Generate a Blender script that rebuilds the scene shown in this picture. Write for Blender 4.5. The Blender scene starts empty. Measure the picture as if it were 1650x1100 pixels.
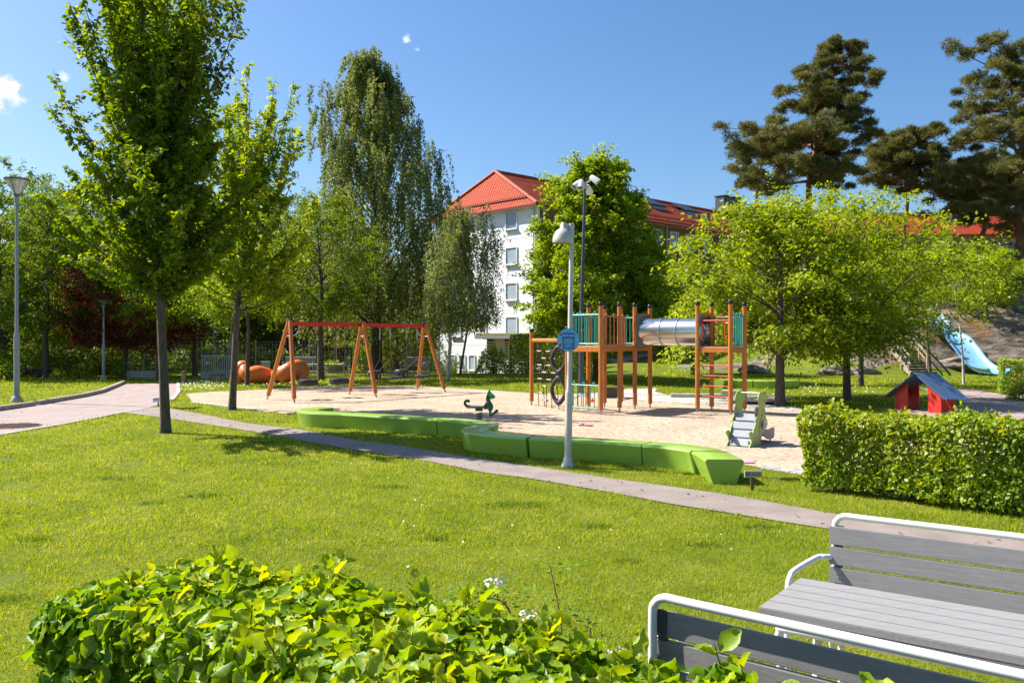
import bpy, bmesh, math, random
import numpy as np
from mathutils import Vector, Matrix, noise as mnoise
rng = np.random.default_rng(11)
R = random.Random(5)
S = bpy.context.scene
COL = S.collection
V = Vector
rad = math.radians
F, HC, CX, CY = 1375.0, 1.95, 825.0, 547.0      # focal length in photo pixels, eye height, principal column, horizon row


def smooth(a, b, x):
    t = np.clip((np.asarray(x, float) - a) / (b - a), 0, 1)
    return t * t * (3 - 2 * t)


def gz(x, y):
    """terrain height"""
    x = np.asarray(x, float); y = np.asarray(y, float)
    h = smooth(44, 90, y) * 1.05 * smooth(2, 9, x)
    wob = 1.1 * np.sin(x * .55 + 1.3) + .6 * np.sin(x * 1.37)
    h = h + 3.3 * smooth(46.9, 52.6, y + .3 * wob) * smooth(15.5, 22.5, x + .5 * np.sin(y))
    h = h + 3.2 * smooth(52, 66, y) * smooth(12, 26, x)
    h = h - .9 * smooth(49, 60, y) * (1 - smooth(0, 8, x)) * smooth(-22, -12, x)
    return h


def G(px, py, z=0.0):
    Y = F * (HC - z) / (py - CY)
    return V(((px - CX) * Y / F, Y, z))


def AT(px, py, Y):
    return V(((px - CX) * Y / F, Y, HC - (py - CY) * Y / F))


# ------------------------------------------------------------------ mesh builder
class MB:
    def __init__(self):
        self.v = []; self.f = []

    def add(self, vs, fs):
        o = len(self.v)
        self.v += [tuple(p) for p in vs]
        self.f += [tuple(i + o for i in f) for f in fs]
        return self

    def box(self, c, s, rot=None):
        c = V(c); hx, hy, hz = s[0] / 2, s[1] / 2, s[2] / 2
        M = Matrix.Rotation(rot, 3, 'Z') if isinstance(rot, (int, float)) else (rot or Matrix.Identity(3))
        vs = [c + M @ V((x * hx, y * hy, z * hz)) for x in (-1, 1) for y in (-1, 1) for z in (-1, 1)]
        return self.add(vs, [(0, 1, 3, 2), (4, 6, 7, 5), (0, 4, 5, 1), (2, 3, 7, 6), (0, 2, 6, 4), (1, 5, 7, 3)])

    def bar(self, p0, p1, w, h, up=(0, 0, 1)):
        """a board from p0 to p1, w wide (sideways), h thick (along up)"""
        p0, p1 = V(p0), V(p1); d = (p1 - p0); L = d.length; d.normalize()
        u = V(up); s = d.cross(u)
        if s.length < 1e-4: s = d.cross(V((1, 0, 0)))
        s.normalize(); u = s.cross(d)
        M = Matrix((d, s, u)).transposed()
        return self.box((p0 + p1) / 2, (L, w, h), M)

    def tube(self, pts, r, n=10, cap=True, closed=False):
        pts = [V(p) for p in pts]; m = len(pts)
        rs = list(r) if hasattr(r, '__len__') else [r] * m
        ts = []
        for i in range(m):
            if closed: t = pts[(i + 1) % m] - pts[i - 1]
            else: t = pts[min(i + 1, m - 1)] - pts[max(i - 1, 0)]
            ts.append(t.normalized() if t.length > 1e-9 else V((0, 0, 1)))
        a = ts[0].orthogonal().normalized()
        vs = []
        for i in range(m):
            a = a - ts[i] * a.dot(ts[i])
            if a.length < 1e-6: a = ts[i].orthogonal()
            a.normalize(); b = ts[i].cross(a)
            for k in range(n):
                w = 2 * math.pi * k / n
                vs.append(pts[i] + (a * math.cos(w) + b * math.sin(w)) * rs[i])
        fs = []
        for i in range(m if closed else m - 1):
            j = (i + 1) % m
            for k in range(n):
                k2 = (k + 1) % n
                fs.append((i * n + k, i * n + k2, j * n + k2, j * n + k))
        if cap and not closed:
            fs.append(tuple(range(n - 1, -1, -1))); fs.append(tuple((m - 1) * n + k for k in range(n)))
        return self.add(vs, fs)

    def cyl(self, p0, p1, r0, r1=None, n=14):
        return self.tube([p0, p1], [r0, r0 if r1 is None else r1], n)

    def lathe(self, prof, c=(0, 0, 0), n=24, M=None, close=False):
        c = V(c); M = M or Matrix.Identity(3); vs = []; m = len(prof)
        for r, z in prof:
            for k in range(n):
                w = 2 * math.pi * k / n
                vs.append(c + M @ V((r * math.cos(w), r * math.sin(w), z)))
        fs = []
        for i in range(m if close else m - 1):
            j = (i + 1) % m
            for k in range(n):
                k2 = (k + 1) % n
                fs.append((i * n + k, i * n + k2, j * n + k2, j * n + k))
        if not close:
            fs.append(tuple(range(n - 1, -1, -1))); fs.append(tuple((m - 1) * n + k for k in range(n)))
        return self.add(vs, fs)

    def prism(self, poly, o, U, W, th):
        """outline poly in the plane (U, W) through o, th thick"""
        o, U, W = V(o), V(U), V(W); N = U.cross(W).normalized() * (th / 2); m = len(poly)
        vs = [o + U * a + W * b - N for a, b in poly] + [o + U * a + W * b + N for a, b in poly]
        fs = [tuple(range(m - 1, -1, -1)), tuple(range(m, 2 * m))]
        fs += [(i, (i + 1) % m, m + (i + 1) % m, m + i) for i in range(m)]
        return self.add(vs, fs)

    def build(self, name, mat, parent=None, smooth=False, bevel=0, seg=2):
        me = bpy.data.meshes.new(name)
        off = OFF.get(parent.name, V((0, 0, 0))) if parent else V((0, 0, 0))
        me.from_pydata([(p[0] - off[0], p[1] - off[1], p[2] - off[2]) for p in self.v], [], self.f)
        if bevel or smooth:
            bm = bmesh.new(); bm.from_mesh(me)
            bmesh.ops.recalc_face_normals(bm, faces=bm.faces)
            if bevel:
                ed = [e for e in bm.edges if len(e.link_faces) == 2 and e.calc_face_angle(0) > .5]
                bmesh.ops.bevel(bm, geom=ed, offset=bevel, segments=seg, affect='EDGES', clamp_overlap=True)
            bm.to_mesh(me); bm.free()
        if smooth or bevel:
            me.polygons.foreach_set('use_smooth', [True] * len(me.polygons))
            me.set_sharp_from_angle(angle=rad(38))
        me.materials.append(mat)
        o = bpy.data.objects.new(name, me); COL.objects.link(o)
        if parent:
            o.parent = parent; OFF[o.name] = off
        return o


OFF = {}


def thing(name, label, cat, loc=(0, 0, 0), rotz=0.0, group=None, local=False):
    o = bpy.data.objects.new(name, None); COL.objects.link(o)
    o.location = loc; o.rotation_euler = (0, 0, rotz); o.empty_display_size = .2
    OFF[o.name] = V((0, 0, 0)) if local else V(loc)
    o['label'] = label; o['category'] = cat
    if group: o['group'] = group
    return o


def tag(o, label, cat, group=None, kind=None):
    if label: o['label'] = label
    if cat: o['category'] = cat
    if group: o['group'] = group
    if kind: o['kind'] = kind
    return o


def struct(o):
    o['kind'] = 'structure'
    return o


def dup(root, loc, rotz=0.0, label=None, scale=1.0):
    r = root.copy(); COL.objects.link(r); r.location = loc; r.rotation_euler = (0, 0, rotz); r.scale = (scale,) * 3
    if label: r['label'] = label

    def kids(a, b):
        for ch in list(a.children):
            c = ch.copy(); COL.objects.link(c); c.parent = b
            kids(ch, c)
    kids(root, r)
    return r


# ------------------------------------------------------------------ materials
def new_mat(name):
    m = bpy.data.materials.new(name); m.use_nodes = True
    nt = m.node_tree; nt.nodes.clear()
    out = nt.nodes.new('ShaderNodeOutputMaterial')
    return m, nt, out


def nd(nt, kind, **kw):
    n = nt.nodes.new('ShaderNode' + kind)
    for k, v in kw.items():
        if k.startswith('i_'): n.inputs[k[2:].replace('_', ' ')].default_value = v
        else: setattr(n, k, v)
    return n


def rgba(c): return (c[0], c[1], c[2], 1.0)


def M(name, c1, c2=None, scale=4.0, rough=.6, bump=0.0, bscale=60.0, metal=0.0, spec=.5, stretch=None, spots=None, coat=0.0):
    """painted / wooden / stone surface: two tones mixed by noise, a fine bump, optional spots (colour, scale, amount)"""
    m, nt, out = new_mat(name)
    L = nt.links.new
    p = nd(nt, 'BsdfPrincipled'); L(p.outputs[0], out.inputs[0])
    p.inputs['Roughness'].default_value = rough; p.inputs['Metallic'].default_value = metal
    p.inputs['Specular IOR Level'].default_value = spec
    p.inputs['Coat Weight'].default_value = coat
    tc = nd(nt, 'TexCoord'); mp = nd(nt, 'Mapping'); L(tc.outputs['Object'], mp.inputs['Vector'])
    if stretch: mp.inputs['Scale'].default_value = stretch
    n1 = nd(nt, 'TexNoise', i_Scale=scale, i_Detail=6.0, i_Roughness=.62); L(mp.outputs[0], n1.inputs['Vector'])
    rp = nd(nt, 'ValToRGB'); L(n1.outputs['Fac'], rp.inputs['Fac'])
    c2 = c2 or tuple(x * .78 for x in c1)
    rp.color_ramp.elements[0].color = rgba(c2); rp.color_ramp.elements[0].position = .32
    rp.color_ramp.elements[1].color = rgba(c1); rp.color_ramp.elements[1].position = .66
    colr = rp.outputs[0]
    for sc, ssc, amt in ([] if not spots else [spots] if not isinstance(spots, list) else spots):
        n3 = nd(nt, 'TexNoise', i_Scale=ssc, i_Detail=5.0, i_Roughness=.7); L(mp.outputs[0], n3.inputs['Vector'])
        r3 = nd(nt, 'ValToRGB'); L(n3.outputs['Fac'], r3.inputs['Fac'])
        r3.color_ramp.elements[0].position = amt; r3.color_ramp.elements[1].position = min(1, amt + .09)
        mx = nd(nt, 'Mix', data_type='RGBA'); L(r3.outputs[0], mx.inputs[0]); L(colr, mx.inputs[6]); mx.inputs[7].default_value = rgba(sc)
        colr = mx.outputs[2]
    L(colr, p.inputs['Base Color'])
    if bump:
        n2 = nd(nt, 'TexNoise', i_Scale=bscale, i_Detail=5.0); L(mp.outputs[0], n2.inputs['Vector'])
        b = nd(nt, 'Bump', i_Strength=bump, i_Distance=.02); L(n2.outputs['Fac'], b.inputs['Height']); L(b.outputs[0], p.inputs['Normal'])
    return m


def leaf_mat(name, cols, trans=.42, gloss=.022, veins=False, tboost=1.45, grough=.5):
    """leaf: colour by a random number per leaf, light passes through"""
    m, nt, out = new_mat(name)
    L = nt.links.new
    at = nd(nt, 'Attribute', attribute_name='rnd')
    rp = nd(nt, 'ValToRGB'); L(at.outputs['Fac'], rp.inputs['Fac'])
    els = rp.color_ramp.elements
    while len(els) < len(cols): els.new(.5)
    for i, c in enumerate(cols):
        els[i].position = i / (len(cols) - 1); els[i].color = rgba(c)
    colr = rp.outputs[0]
    df = nd(nt, 'BsdfDiffuse'); tr = nd(nt, 'BsdfTranslucent'); gl = nd(nt, 'BsdfGlossy', i_Roughness=grough)
    gl.inputs['Color'].default_value = (.9, .95, .9, 1)
    if veins:
        uv = nd(nt, 'UVMap', uv_map='leaf'); sx = nd(nt, 'SeparateXYZ'); L(uv.outputs[0], sx.inputs[0])
        ab = nd(nt, 'Math', operation='ABSOLUTE'); L(sx.outputs[1], ab.inputs[0])
        m1 = nd(nt, 'Math', operation='MULTIPLY_ADD'); L(ab.outputs[0], m1.inputs[0]); m1.inputs[1].default_value = -.55; L(sx.outputs[0], m1.inputs[2])
        m2 = nd(nt, 'Math', operation='MULTIPLY'); L(m1.outputs[0], m2.inputs[0]); m2.inputs[1].default_value = 44.0
        sn = nd(nt, 'Math', operation='SINE'); L(m2.outputs[0], sn.inputs[0])
        mid = nd(nt, 'Math', operation='LESS_THAN'); L(ab.outputs[0], mid.inputs[0]); mid.inputs[1].default_value = .03
        bp = nd(nt, 'Bump', i_Strength=.06, i_Distance=.003); L(sn.outputs[0], bp.inputs['Height'])
        for x in (df, gl): L(bp.outputs[0], x.inputs['Normal'])
        mx = nd(nt, 'Mix', data_type='RGBA', blend_type='MIX'); L(mid.outputs[0], mx.inputs[0]); L(colr, mx.inputs[6]); mx.inputs[7].default_value = (.3, .36, .08, 1)
        colr = mx.outputs[2]
    L(colr, df.inputs['Color'])
    hs = nd(nt, 'HueSaturation', i_Hue=.485, i_Saturation=1.08, i_Value=tboost); L(colr, hs.inputs['Color']); L(hs.outputs[0], tr.inputs['Color'])
    a = nd(nt, 'MixShader'); a.inputs[0].default_value = trans; L(df.outputs[0], a.inputs[1]); L(tr.outputs[0], a.inputs[2])
    b = nd(nt, 'MixShader'); b.inputs[0].default_value = gloss; L(a.outputs[0], b.inputs[1]); L(gl.outputs[0], b.inputs[2])
    L(b.outputs[0], out.inputs[0])
    return m


MT = {}
MT['wood'] = M('orange_wood', (.58, .20, .028), (.40, .115, .012), 3, .42, .15, 30, stretch=(6, 6, .8), spec=.5)
MT['wood_top'] = M('weathered_plank', (.55, .36, .22), (.42, .24, .12), 5, .6, .1, 40, stretch=(1, 6, 6))
MT['black'] = M('black_plastic', (.018, .018, .02), None, 8, .45)
MT['rubber'] = M('black_rubber', (.022, .021, .022), (.04, .038, .036), 9, .55, .15, 60)
MT['steel'] = M('galvanised_steel', (.42, .44, .46), (.30, .32, .34), 14, .42, 0, metal=.75)
MT['shiny'] = M('brushed_stainless_steel', (.78, .77, .76), (.66, .65, .64), 3, .24, .02, 120, metal=1.0)
MT['fencesteel'] = M('dark_grey_fence_steel', (.10, .115, .12), (.07, .08, .085), 4, .5)
MT['greysteel'] = M('grey_painted_steel', (.30, .33, .36), (.24, .27, .3), 4, .45, .03, 40)
MT['lampgrey'] = M('light_grey_enamel', (.56, .53, .48), (.46, .43, .385), 7, .38, .04, 40, stretch=(1, 1, .4), spots=((.36, .33, .27), 9, .66))
MT['lampdark'] = M('dark_grey_enamel', (.12, .12, .13), None, 6, .45)
MT['bluegrey'] = M('blue_grey_paint', (.055, .075, .10), None, 6, .45)
MT['white'] = M('white_paint', (.82, .82, .80), (.74, .74, .72), 6, .35)
MT['whitetube'] = M('white_powder_coat', (.82, .81, .77), (.76, .75, .7), 10, .32, spots=((.5, .46, .38), 30, .74))
MT['teal'] = M('sea_green_paint', (.045, .33, .235), (.035, .26, .19), 6, .45)
MT['redpaint'] = M('red_paint', (.62, .022, .018), (.5, .016, .014), 5, .35)
MT['brick_red'] = M('brown_red_paint', (.40, .12, .06), (.3, .085, .04), 6, .45)
MT['panelgrey'] = M('grey_laminate_panel', (.17, .16, .155), (.13, .125, .12), 5, .55, .05, 40)
MT['bench_green'] = M('green_coated_concrete', (.315, .475, .062), (.25, .40, .046), 2.2, .36, .10, 70, spots=[((.38, .50, .20), 7, .63), ((.15, .24, .05), 3.1, .63), ((.12, .16, .05), 23, .70)], coat=.2)
MT['slat'] = M('grey_composite_plank', (.305, .290, .279), (.235, .222, .214), 7, .55, .14, 90, stretch=(1, 14, 14), spots=[((.5, .5, .49), 26, .74), ((.19, .18, .17), 3.4, .66)])
MT['bracket'] = M('dark_bracket', (.09, .09, .095), None, 5, .5)
MT['orange'] = M('orange_glass_fibre', (.82, .20, .035), (.74, .16, .025), 1.6, .35, .03, 30, spots=((.8, .36, .2), 3, .64))
MT['stone'] = M('pale_granite', (.46, .42, .38), (.34, .31, .28), 9, .8, .5, 30)
MT['concrete'] = M('grey_concrete', (.44, .41, .38), (.34, .32, .295), 5, .85, .3, 50)
MT['bark'] = M('grey_brown_bark', (.135, .10, .07), (.05, .038, .027), 7, .9, 1.0, 14, stretch=(2.4, 2.4, .55), spots=((.24, .2, .15), 11, .62))
MT['bark_dark'] = M('dark_bark', (.075, .055, .04), (.03, .023, .017), 6, .9, .9, 12, stretch=(2.4, 2.4, .5))
MT['birch_bark'] = M('white_birch_bark', (.55, .53, .49), (.38, .35, .31), 4, .8, .4, 14, stretch=(1, 1, 2.2), spots=((.05, .045, .04), 5, .57))
MT['pine_bark'] = M('orange_pine_bark', (.30, .145, .07), (.13, .07, .04), 3, .9, .8, 8, stretch=(2, 2, .6))
MT['twig'] = M('brown_twig', (.09, .055, .035), (.05, .032, .02), 9, .85)
MT['pink'] = M('pink_plastic', (.8, .09, .28), None, 6, .4)
MT['wood_grey'] = M('weathered_grey_timber', (.36, .30, .22), (.24, .19, .13), 5, .8, .3, 40, stretch=(1, 5, 5))
MT['blue_slide'] = M('light_blue_glass_fibre', (.20, .42, .60), (.15, .34, .51), 2, .3, spots=[((.42, .55, .64), 6, .62), ((.13, .25, .36), 2.2, .6)])
MT['glass'] = M('window_glass', (.08, .11, .15), None, 1, .06, spec=.9)
MT['blind'] = M('window_with_blind', (.42, .5, .56), (.32, .4, .46), .7, .25)
# ------------------------------------------------------------------ camera, sun, sky
cam = bpy.data.cameras.new('camera'); camo = bpy.data.objects.new('camera', cam); COL.objects.link(camo)
camo.location = (0, 0, HC); camo.rotation_euler = (rad(90), 0, 0)
cam.lens = 30.0; cam.sensor_width = 36.0; cam.sensor_fit = 'HORIZONTAL'; cam.shift_y = -3.0 / 1650
cam.clip_start = .05; cam.clip_end = 3000
S.camera = camo
SUN_EL, SUN_TO = rad(46.0), V((-.934, .357, 0)).normalized()
sd = V((SUN_TO.x * math.cos(SUN_EL), SUN_TO.y * math.cos(SUN_EL), math.sin(SUN_EL)))
sl = bpy.data.lights.new('sun', 'SUN'); sl.energy = 4.9; sl.angle = rad(.53); sl.color = (1.0, .955, .88)
so = bpy.data.objects.new('sun', sl); COL.objects.link(so)
so.rotation_euler = sd.to_track_quat('Z', 'Y').to_euler(); so.location = (-30, 20, 40)
w = bpy.data.worlds.new('World'); S.world = w; w.use_nodes = True
nt = w.node_tree; nt.nodes.clear(); L = nt.links.new
sky = nd(nt, 'TexSky', sky_type='NISHITA'); sky.sun_disc = False
sky.sun_elevation = SUN_EL; sky.sun_rotation = math.atan2(SUN_TO.x, SUN_TO.y)
sky.air_density = 1.0; sky.dust_density = 1.5; sky.ozone_density = 5.2; sky.altitude = 60
bg = nd(nt, 'Background', i_Strength=.082); wo = nt.nodes.new('ShaderNodeOutputWorld'); L(bg.outputs[0], wo.inputs[0])
tc = nd(nt, 'TexCoord')
# a few small wisps of cloud: noise inside small cones of sky
nz = nd(nt, 'TexNoise', i_Scale=62.0, i_Detail=7.0, i_Roughness=.66); mp = nd(nt, 'Mapping'); mp.inputs['Scale'].default_value = (1, 1, 1.25)
L(tc.outputs['Generated'], mp.inputs[0]); L(mp.outputs[0], nz.inputs['Vector'])
prev = None
for px, py, size, amt in ((4, 150, .043, 1.0), (66, 187, .012, .35), (104, 122, .018, .85), (655, 64, .016, .85), (672, 78, .010, .7), (1040, 112, .0045, .5), (60, 215, .008, .3)):
    d = V(((px - CX) / F, 1, (CY - py) / F)).normalized()
    vd = nd(nt, 'VectorMath', operation='DISTANCE'); L(tc.outputs['Generated'], vd.inputs[0]); vd.inputs[1].default_value = d
    mr = nd(nt, 'MapRange', interpolation_type='SMOOTHSTEP'); L(vd.outputs['Value'], mr.inputs['Value'])
    mr.inputs['From Min'].default_value = 0; mr.inputs['From Max'].default_value = size
    mr.inputs['To Min'].default_value = amt; mr.inputs['To Max'].default_value = 0
    if prev is None: prev = mr.outputs[0]
    else:
        mxm = nd(nt, 'Math', operation='MAXIMUM'); L(prev, mxm.inputs[0]); L(mr.outputs[0], mxm.inputs[1]); prev = mxm.outputs[0]
ad = nd(nt, 'Math', operation='MULTIPLY_ADD'); L(nz.outputs['Fac'], ad.inputs[0]); ad.inputs[1].default_value = 2.6; ad.inputs[2].default_value = -1.72
sm = nd(nt, 'Math', operation='ADD'); L(ad.outputs[0], sm.inputs[0]); L(prev, sm.inputs[1])
ml = nd(nt, 'Math', operation='MULTIPLY', use_clamp=True); L(sm.outputs[0], ml.inputs[0]); L(prev, ml.inputs[1])
cm = nd(nt, 'MapRange', interpolation_type='SMOOTHSTEP'); L(ml.outputs[0], cm.inputs['Value']); cm.inputs['From Min'].default_value = .04; cm.inputs['From Max'].default_value = .55
sat = nd(nt, 'HueSaturation', i_Saturation=1.16); L(sky.outputs[0], sat.inputs['Color'])
mx = nd(nt, 'Mix', data_type='RGBA'); L(cm.outputs[0], mx.inputs[0]); L(sat.outputs[0], mx.inputs[6]); mx.inputs[7].default_value = (6.2, 6.3, 6.5, 1)
L(mx.outputs[2], bg.inputs['Color'])
S.view_settings.view_transform = 'Standard'; S.view_settings.look = 'None'; S.view_settings.gamma = 1.0
S.view_settings.exposure = 1.1; S.view_settings.use_curve_mapping = False

# ------------------------------------------------------------------ outlines of the ground areas (metres, measured on the ground)
def gpoly(pts): return [(G(a, b).x, G(a, b).y) for a, b in pts]


def catmull(pts, n=6, closed=False):
    P = [V(p) for p in pts]; m = len(P); out = []
    rngi = range(m if closed else m - 1)
    for i in rngi:
        if closed: a, b, c, d = P[i - 1], P[i], P[(i + 1) % m], P[(i + 2) % m]
        else: a, b, c, d = P[max(i - 1, 0)], P[i], P[i + 1], P[min(i + 2, m - 1)]
        for k in range(n):
            t = k / n
            out.append(.5 * ((2 * b) + (c - a) * t + (2 * a - 5 * b + 4 * c - d) * t * t + (3 * b - a - 3 * c + d) * t ** 3))
    if not closed: out.append(P[-1])
    return out


def sm2(pts, n=5): return [(p.x, p.y) for p in catmull([V((a, b, 0)) for a, b in pts], n)]


sand_back = sm2(gpoly([(300, 634.5), (345, 631), (400, 629), (487, 624), (632, 621.2), (720, 625), (851, 634), (977, 643), (1120, 651.5), (1202, 657), (1293, 663.5)]))
sand_right = sm2([G(1293, 663.5).xy[:], (9.1, 20.6), (9.3, 17.5), (8.4, 14.6), (6.6, 12.9), G(1300, 765).xy[:]])
sand_front = sm2(gpoly([(1300, 765), (1240, 755), (1187, 747), (1041, 718), (854, 700), (700, 683), (552, 668), (468, 667), (400, 659), (310, 648)]))
SAND = sand_back + sand_right[1:] + sand_front[1:]
path_up = sm2(gpoly([(215, 662), (250, 656), (322, 667), (400, 682.5), (487, 693), (560, 707), (654, 720), (745, 735), (860, 752.5), (969, 769), (1160, 796), (1280, 817), (1347, 829), (1437, 841), (1650, 868)]) + [(8.3, 5.6), (11, 3.6)])
path_lo = sm2(gpoly([(196, 665), (257, 672.5), (400, 694.5), (540, 720), (682, 742.5), (782, 762), (860, 772.5), (1005, 798), (1078, 812), (1160, 825), (1335, 853), (1650, 898)]) + [(7.6, 5.0), (10.2, 3.0)])
PATH = path_up + path_lo[::-1]
road_left = gpoly([(198, 618.5), (167, 632), (100, 645), (62, 652), (0, 661), (-150, 682)])
road_near = gpoly([(-150, 724), (0, 700.5), (102, 683.5), (196, 665)])
road_right = gpoly([(253, 653), (277, 645), (288, 632), (287, 616.5)])
ROAD = road_left + road_near + [G(222, 661).xy[:]] + road_right
PAVE = gpoly([(975, 642), (1120, 650.8), (1293, 662.5), (1293, 659), (1200, 645), (1125, 641), (1075, 636.5), (1055, 631), (1060, 626), (1010, 627), (985, 632), (940, 634), (900, 636.5)])
U_, V_ = V((.806, -.592, 0)), V((.592, .806, 0))
T0 = V((1.154, 3.998, 0))
def TB(a, b, z=0.0): return T0 + U_ * a + V_ * b + V((0, 0, z))
PATIO = [TB(a, b).xy[:] for a, b in ((.06, -.80), (3.2, -.80), (3.2, 1.02), (.06, 1.02))]
RSIDE = [(p.x, p.y) for p in (V((10.6, 21.3, 0)), V((14.5, 20.0, 0)), V((30, 19, 0)), V((30, 27.5, 0)), V((17.4, 30.2, 0)), V((18.2, 34, 0)), V((16.2, 34.2, 0)), V((13.9, 26.2, 0)), V((12.6, 24.3, 0)), V((10.2, 23.8, 0)))]


def inside(poly, x, y):
    poly = np.asarray(poly, float); x = np.asarray(x); y = np.asarray(y); c = np.zeros(x.shape, bool)
    x1, y1 = poly[:, 0], poly[:, 1]; x2, y2 = np.roll(x1, -1), np.roll(y1, -1)
    for a, b, p, q in zip(x1, y1, x2, y2):
        if b == q: continue
        c ^= ((b > y) != (q > y)) & (x < (p - a) * (y - b) / (q - b) + a)
    return c


# ------------------------------------------------------------------ the ground sheet
def ground_mat():
    m, nt, out = new_mat('lawn_and_rock'); L = nt.links.new
    p = nd(nt, 'BsdfPrincipled', i_Roughness=.95); p.inputs['Specular IOR Level'].default_value = .15; L(p.outputs[0], out.inputs[0])
    g = nd(nt, 'NewGeometry')
    n1 = nd(nt, 'TexNoise', i_Scale=.6, i_Detail=6.0, i_Roughness=.65); n2 = nd(nt, 'TexNoise', i_Scale=26.0, i_Detail=5.0, i_Roughness=.7)
    for n in (n1, n2): L(g.outputs['Position'], n.inputs['Vector'])
    r1 = nd(nt, 'ValToRGB'); L(n1.outputs['Fac'], r1.inputs['Fac'])
    e = r1.color_ramp.elements; e[0].position = .32; e[0].color = (.10, .145, .009, 1); e[1].position = .7; e[1].color = (.20, .225, .025, 1)
    r2 = nd(nt, 'ValToRGB'); L(n2.outputs['Fac'], r2.inputs['Fac'])
    e = r2.color_ramp.elements; e[0].position = .3; e[0].color = (.55, .55, .5, 1); e[1].position = .7; e[1].color = (1.1, 1.1, 1.0, 1)
    mg = nd(nt, 'Mix', data_type='RGBA', blend_type='MULTIPLY'); mg.inputs[0].default_value = 1; L(r1.outputs[0], mg.inputs[6]); L(r2.outputs[0], mg.inputs[7])
    # rock and dry needle litter on the hill
    vr = nd(nt, 'TexNoise', i_Scale=1.1, i_Detail=9.0, i_Roughness=.68, i_Distortion=.6); mp = nd(nt, 'Mapping'); mp.inputs['Scale'].default_value = (.5, .5, 2.2); mp.inputs['Rotation'].default_value = (.2, .35, 0)
    L(g.outputs['Position'], mp.inputs[0]); L(mp.outputs[0], vr.inputs['Vector'])
    rr = nd(nt, 'ValToRGB'); L(vr.outputs['Fac'], rr.inputs['Fac']); e = rr.color_ramp.elements
    e[0].position = .33; e[0].color = (.05, .042, .034, 1); e[1].position = .62; e[1].color = (.33, .27, .22, 1); k = e.new(.46); k.color = (.20, .155, .115, 1)
    dn = nd(nt, 'TexNoise', i_Scale=.45, i_Detail=5.0, i_Roughness=.6); L(g.outputs['Position'], dn.inputs['Vector'])
    dr = nd(nt, 'ValToRGB'); L(dn.outputs['Fac'], dr.inputs['Fac']); dr.color_ramp.elements[0].position = .5; dr.color_ramp.elements[1].position = .62
    lit = nd(nt, 'Mix', data_type='RGBA'); L(dr.outputs[0], lit.inputs[0]); L(rr.outputs[0], lit.inputs[6]); lit.inputs[7].default_value = (.27, .15, .07, 1)
    at = nd(nt, 'Attribute', attribute_name='rock'); an = nd(nt, 'Math', operation='MULTIPLY_ADD'); L(n1.outputs['Fac'], an.inputs[0]); an.inputs[1].default_value = .8; an.inputs[2].default_value = -.4
    a2 = nd(nt, 'Math', operation='ADD', use_clamp=True); L(at.outputs['Fac'], a2.inputs[0]); L(an.outputs[0], a2.inputs[1])
    ar = nd(nt, 'MapRange', interpolation_type='SMOOTHSTEP'); L(a2.outputs[0], ar.inputs['Value']); ar.inputs['From Min'].default_value = .4; ar.inputs['From Max'].default_value = .6
    mx = nd(nt, 'Mix', data_type='RGBA'); L(ar.outputs[0], mx.inputs[0]); L(mg.outputs[2], mx.inputs[6]); L(lit.outputs[2], mx.inputs[7]); L(mx.outputs[2], p.inputs['Base Color'])
    b1 = nd(nt, 'Bump', i_Strength=.7, i_Distance=.03); L(n2.outputs['Fac'], b1.inputs['Height'])
    b2 = nd(nt, 'Bump', i_Distance=.5); L(vr.outputs['Fac'], b2.inputs['Height']); L(ar.outputs[0], b2.inputs['Strength']); L(b1.outputs[0], b2.inputs['Normal']); L(b2.outputs[0], p.inputs['Normal'])
    return m


xs = np.concatenate([np.linspace(-900, -60, 22), np.linspace(-58, 7, 40), np.linspace(8, 42, 120), np.linspace(44, 90, 24), np.linspace(100, 900, 20)])
ys = np.concatenate([np.linspace(-40, 36, 40), np.linspace(37, 60, 90), np.linspace(61, 110, 44), np.linspace(120, 1500, 20)])
X, Y = np.meshgrid(xs, ys, indexing='ij')
Z = gz(X, Y)
rock = smooth(17, 21, X + .8 * np.sin(Y)) * smooth(47.3, 48.6, Y + .5 * np.sin(X * 1.1)) * (1 - smooth(75, 90, Y))
rock = np.maximum(rock, .62 * smooth(8, 12, X) * smooth(50, 53, Y + np.sin(X)) * (1 - smooth(56, 60, Y)) * (1 - smooth(16, 20, X)))
rn = np.zeros_like(X)
for i in np.argwhere(rock > .05):
    x, y, z = X[i[0], i[1]], Y[i[0], i[1]], Z[i[0], i[1]]
    a = mnoise.noise(V((x * .35, y * .35, z * .9))); b = mnoise.noise(V((x * 1.1 + 9, y * 1.1, z * 2.2))); c = mnoise.noise(V((x * 2.3, y * 2.3 + 4, z * 3)))
    rn[i[0], i[1]] = a * .55 + abs(b) * .42 + c * .14
Z = Z + rn * rock * (.35 + .65 * smooth(50, 53, Y) + .5 * smooth(26, 29, X) * (1 - smooth(50, 53, Y)))
nx, ny = X.shape
idx = np.arange(nx * ny).reshape(nx, ny)
quads = np.stack([idx[:-1, :-1], idx[1:, :-1], idx[1:, 1:], idx[:-1, 1:]], -1).reshape(-1, 4)


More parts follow.
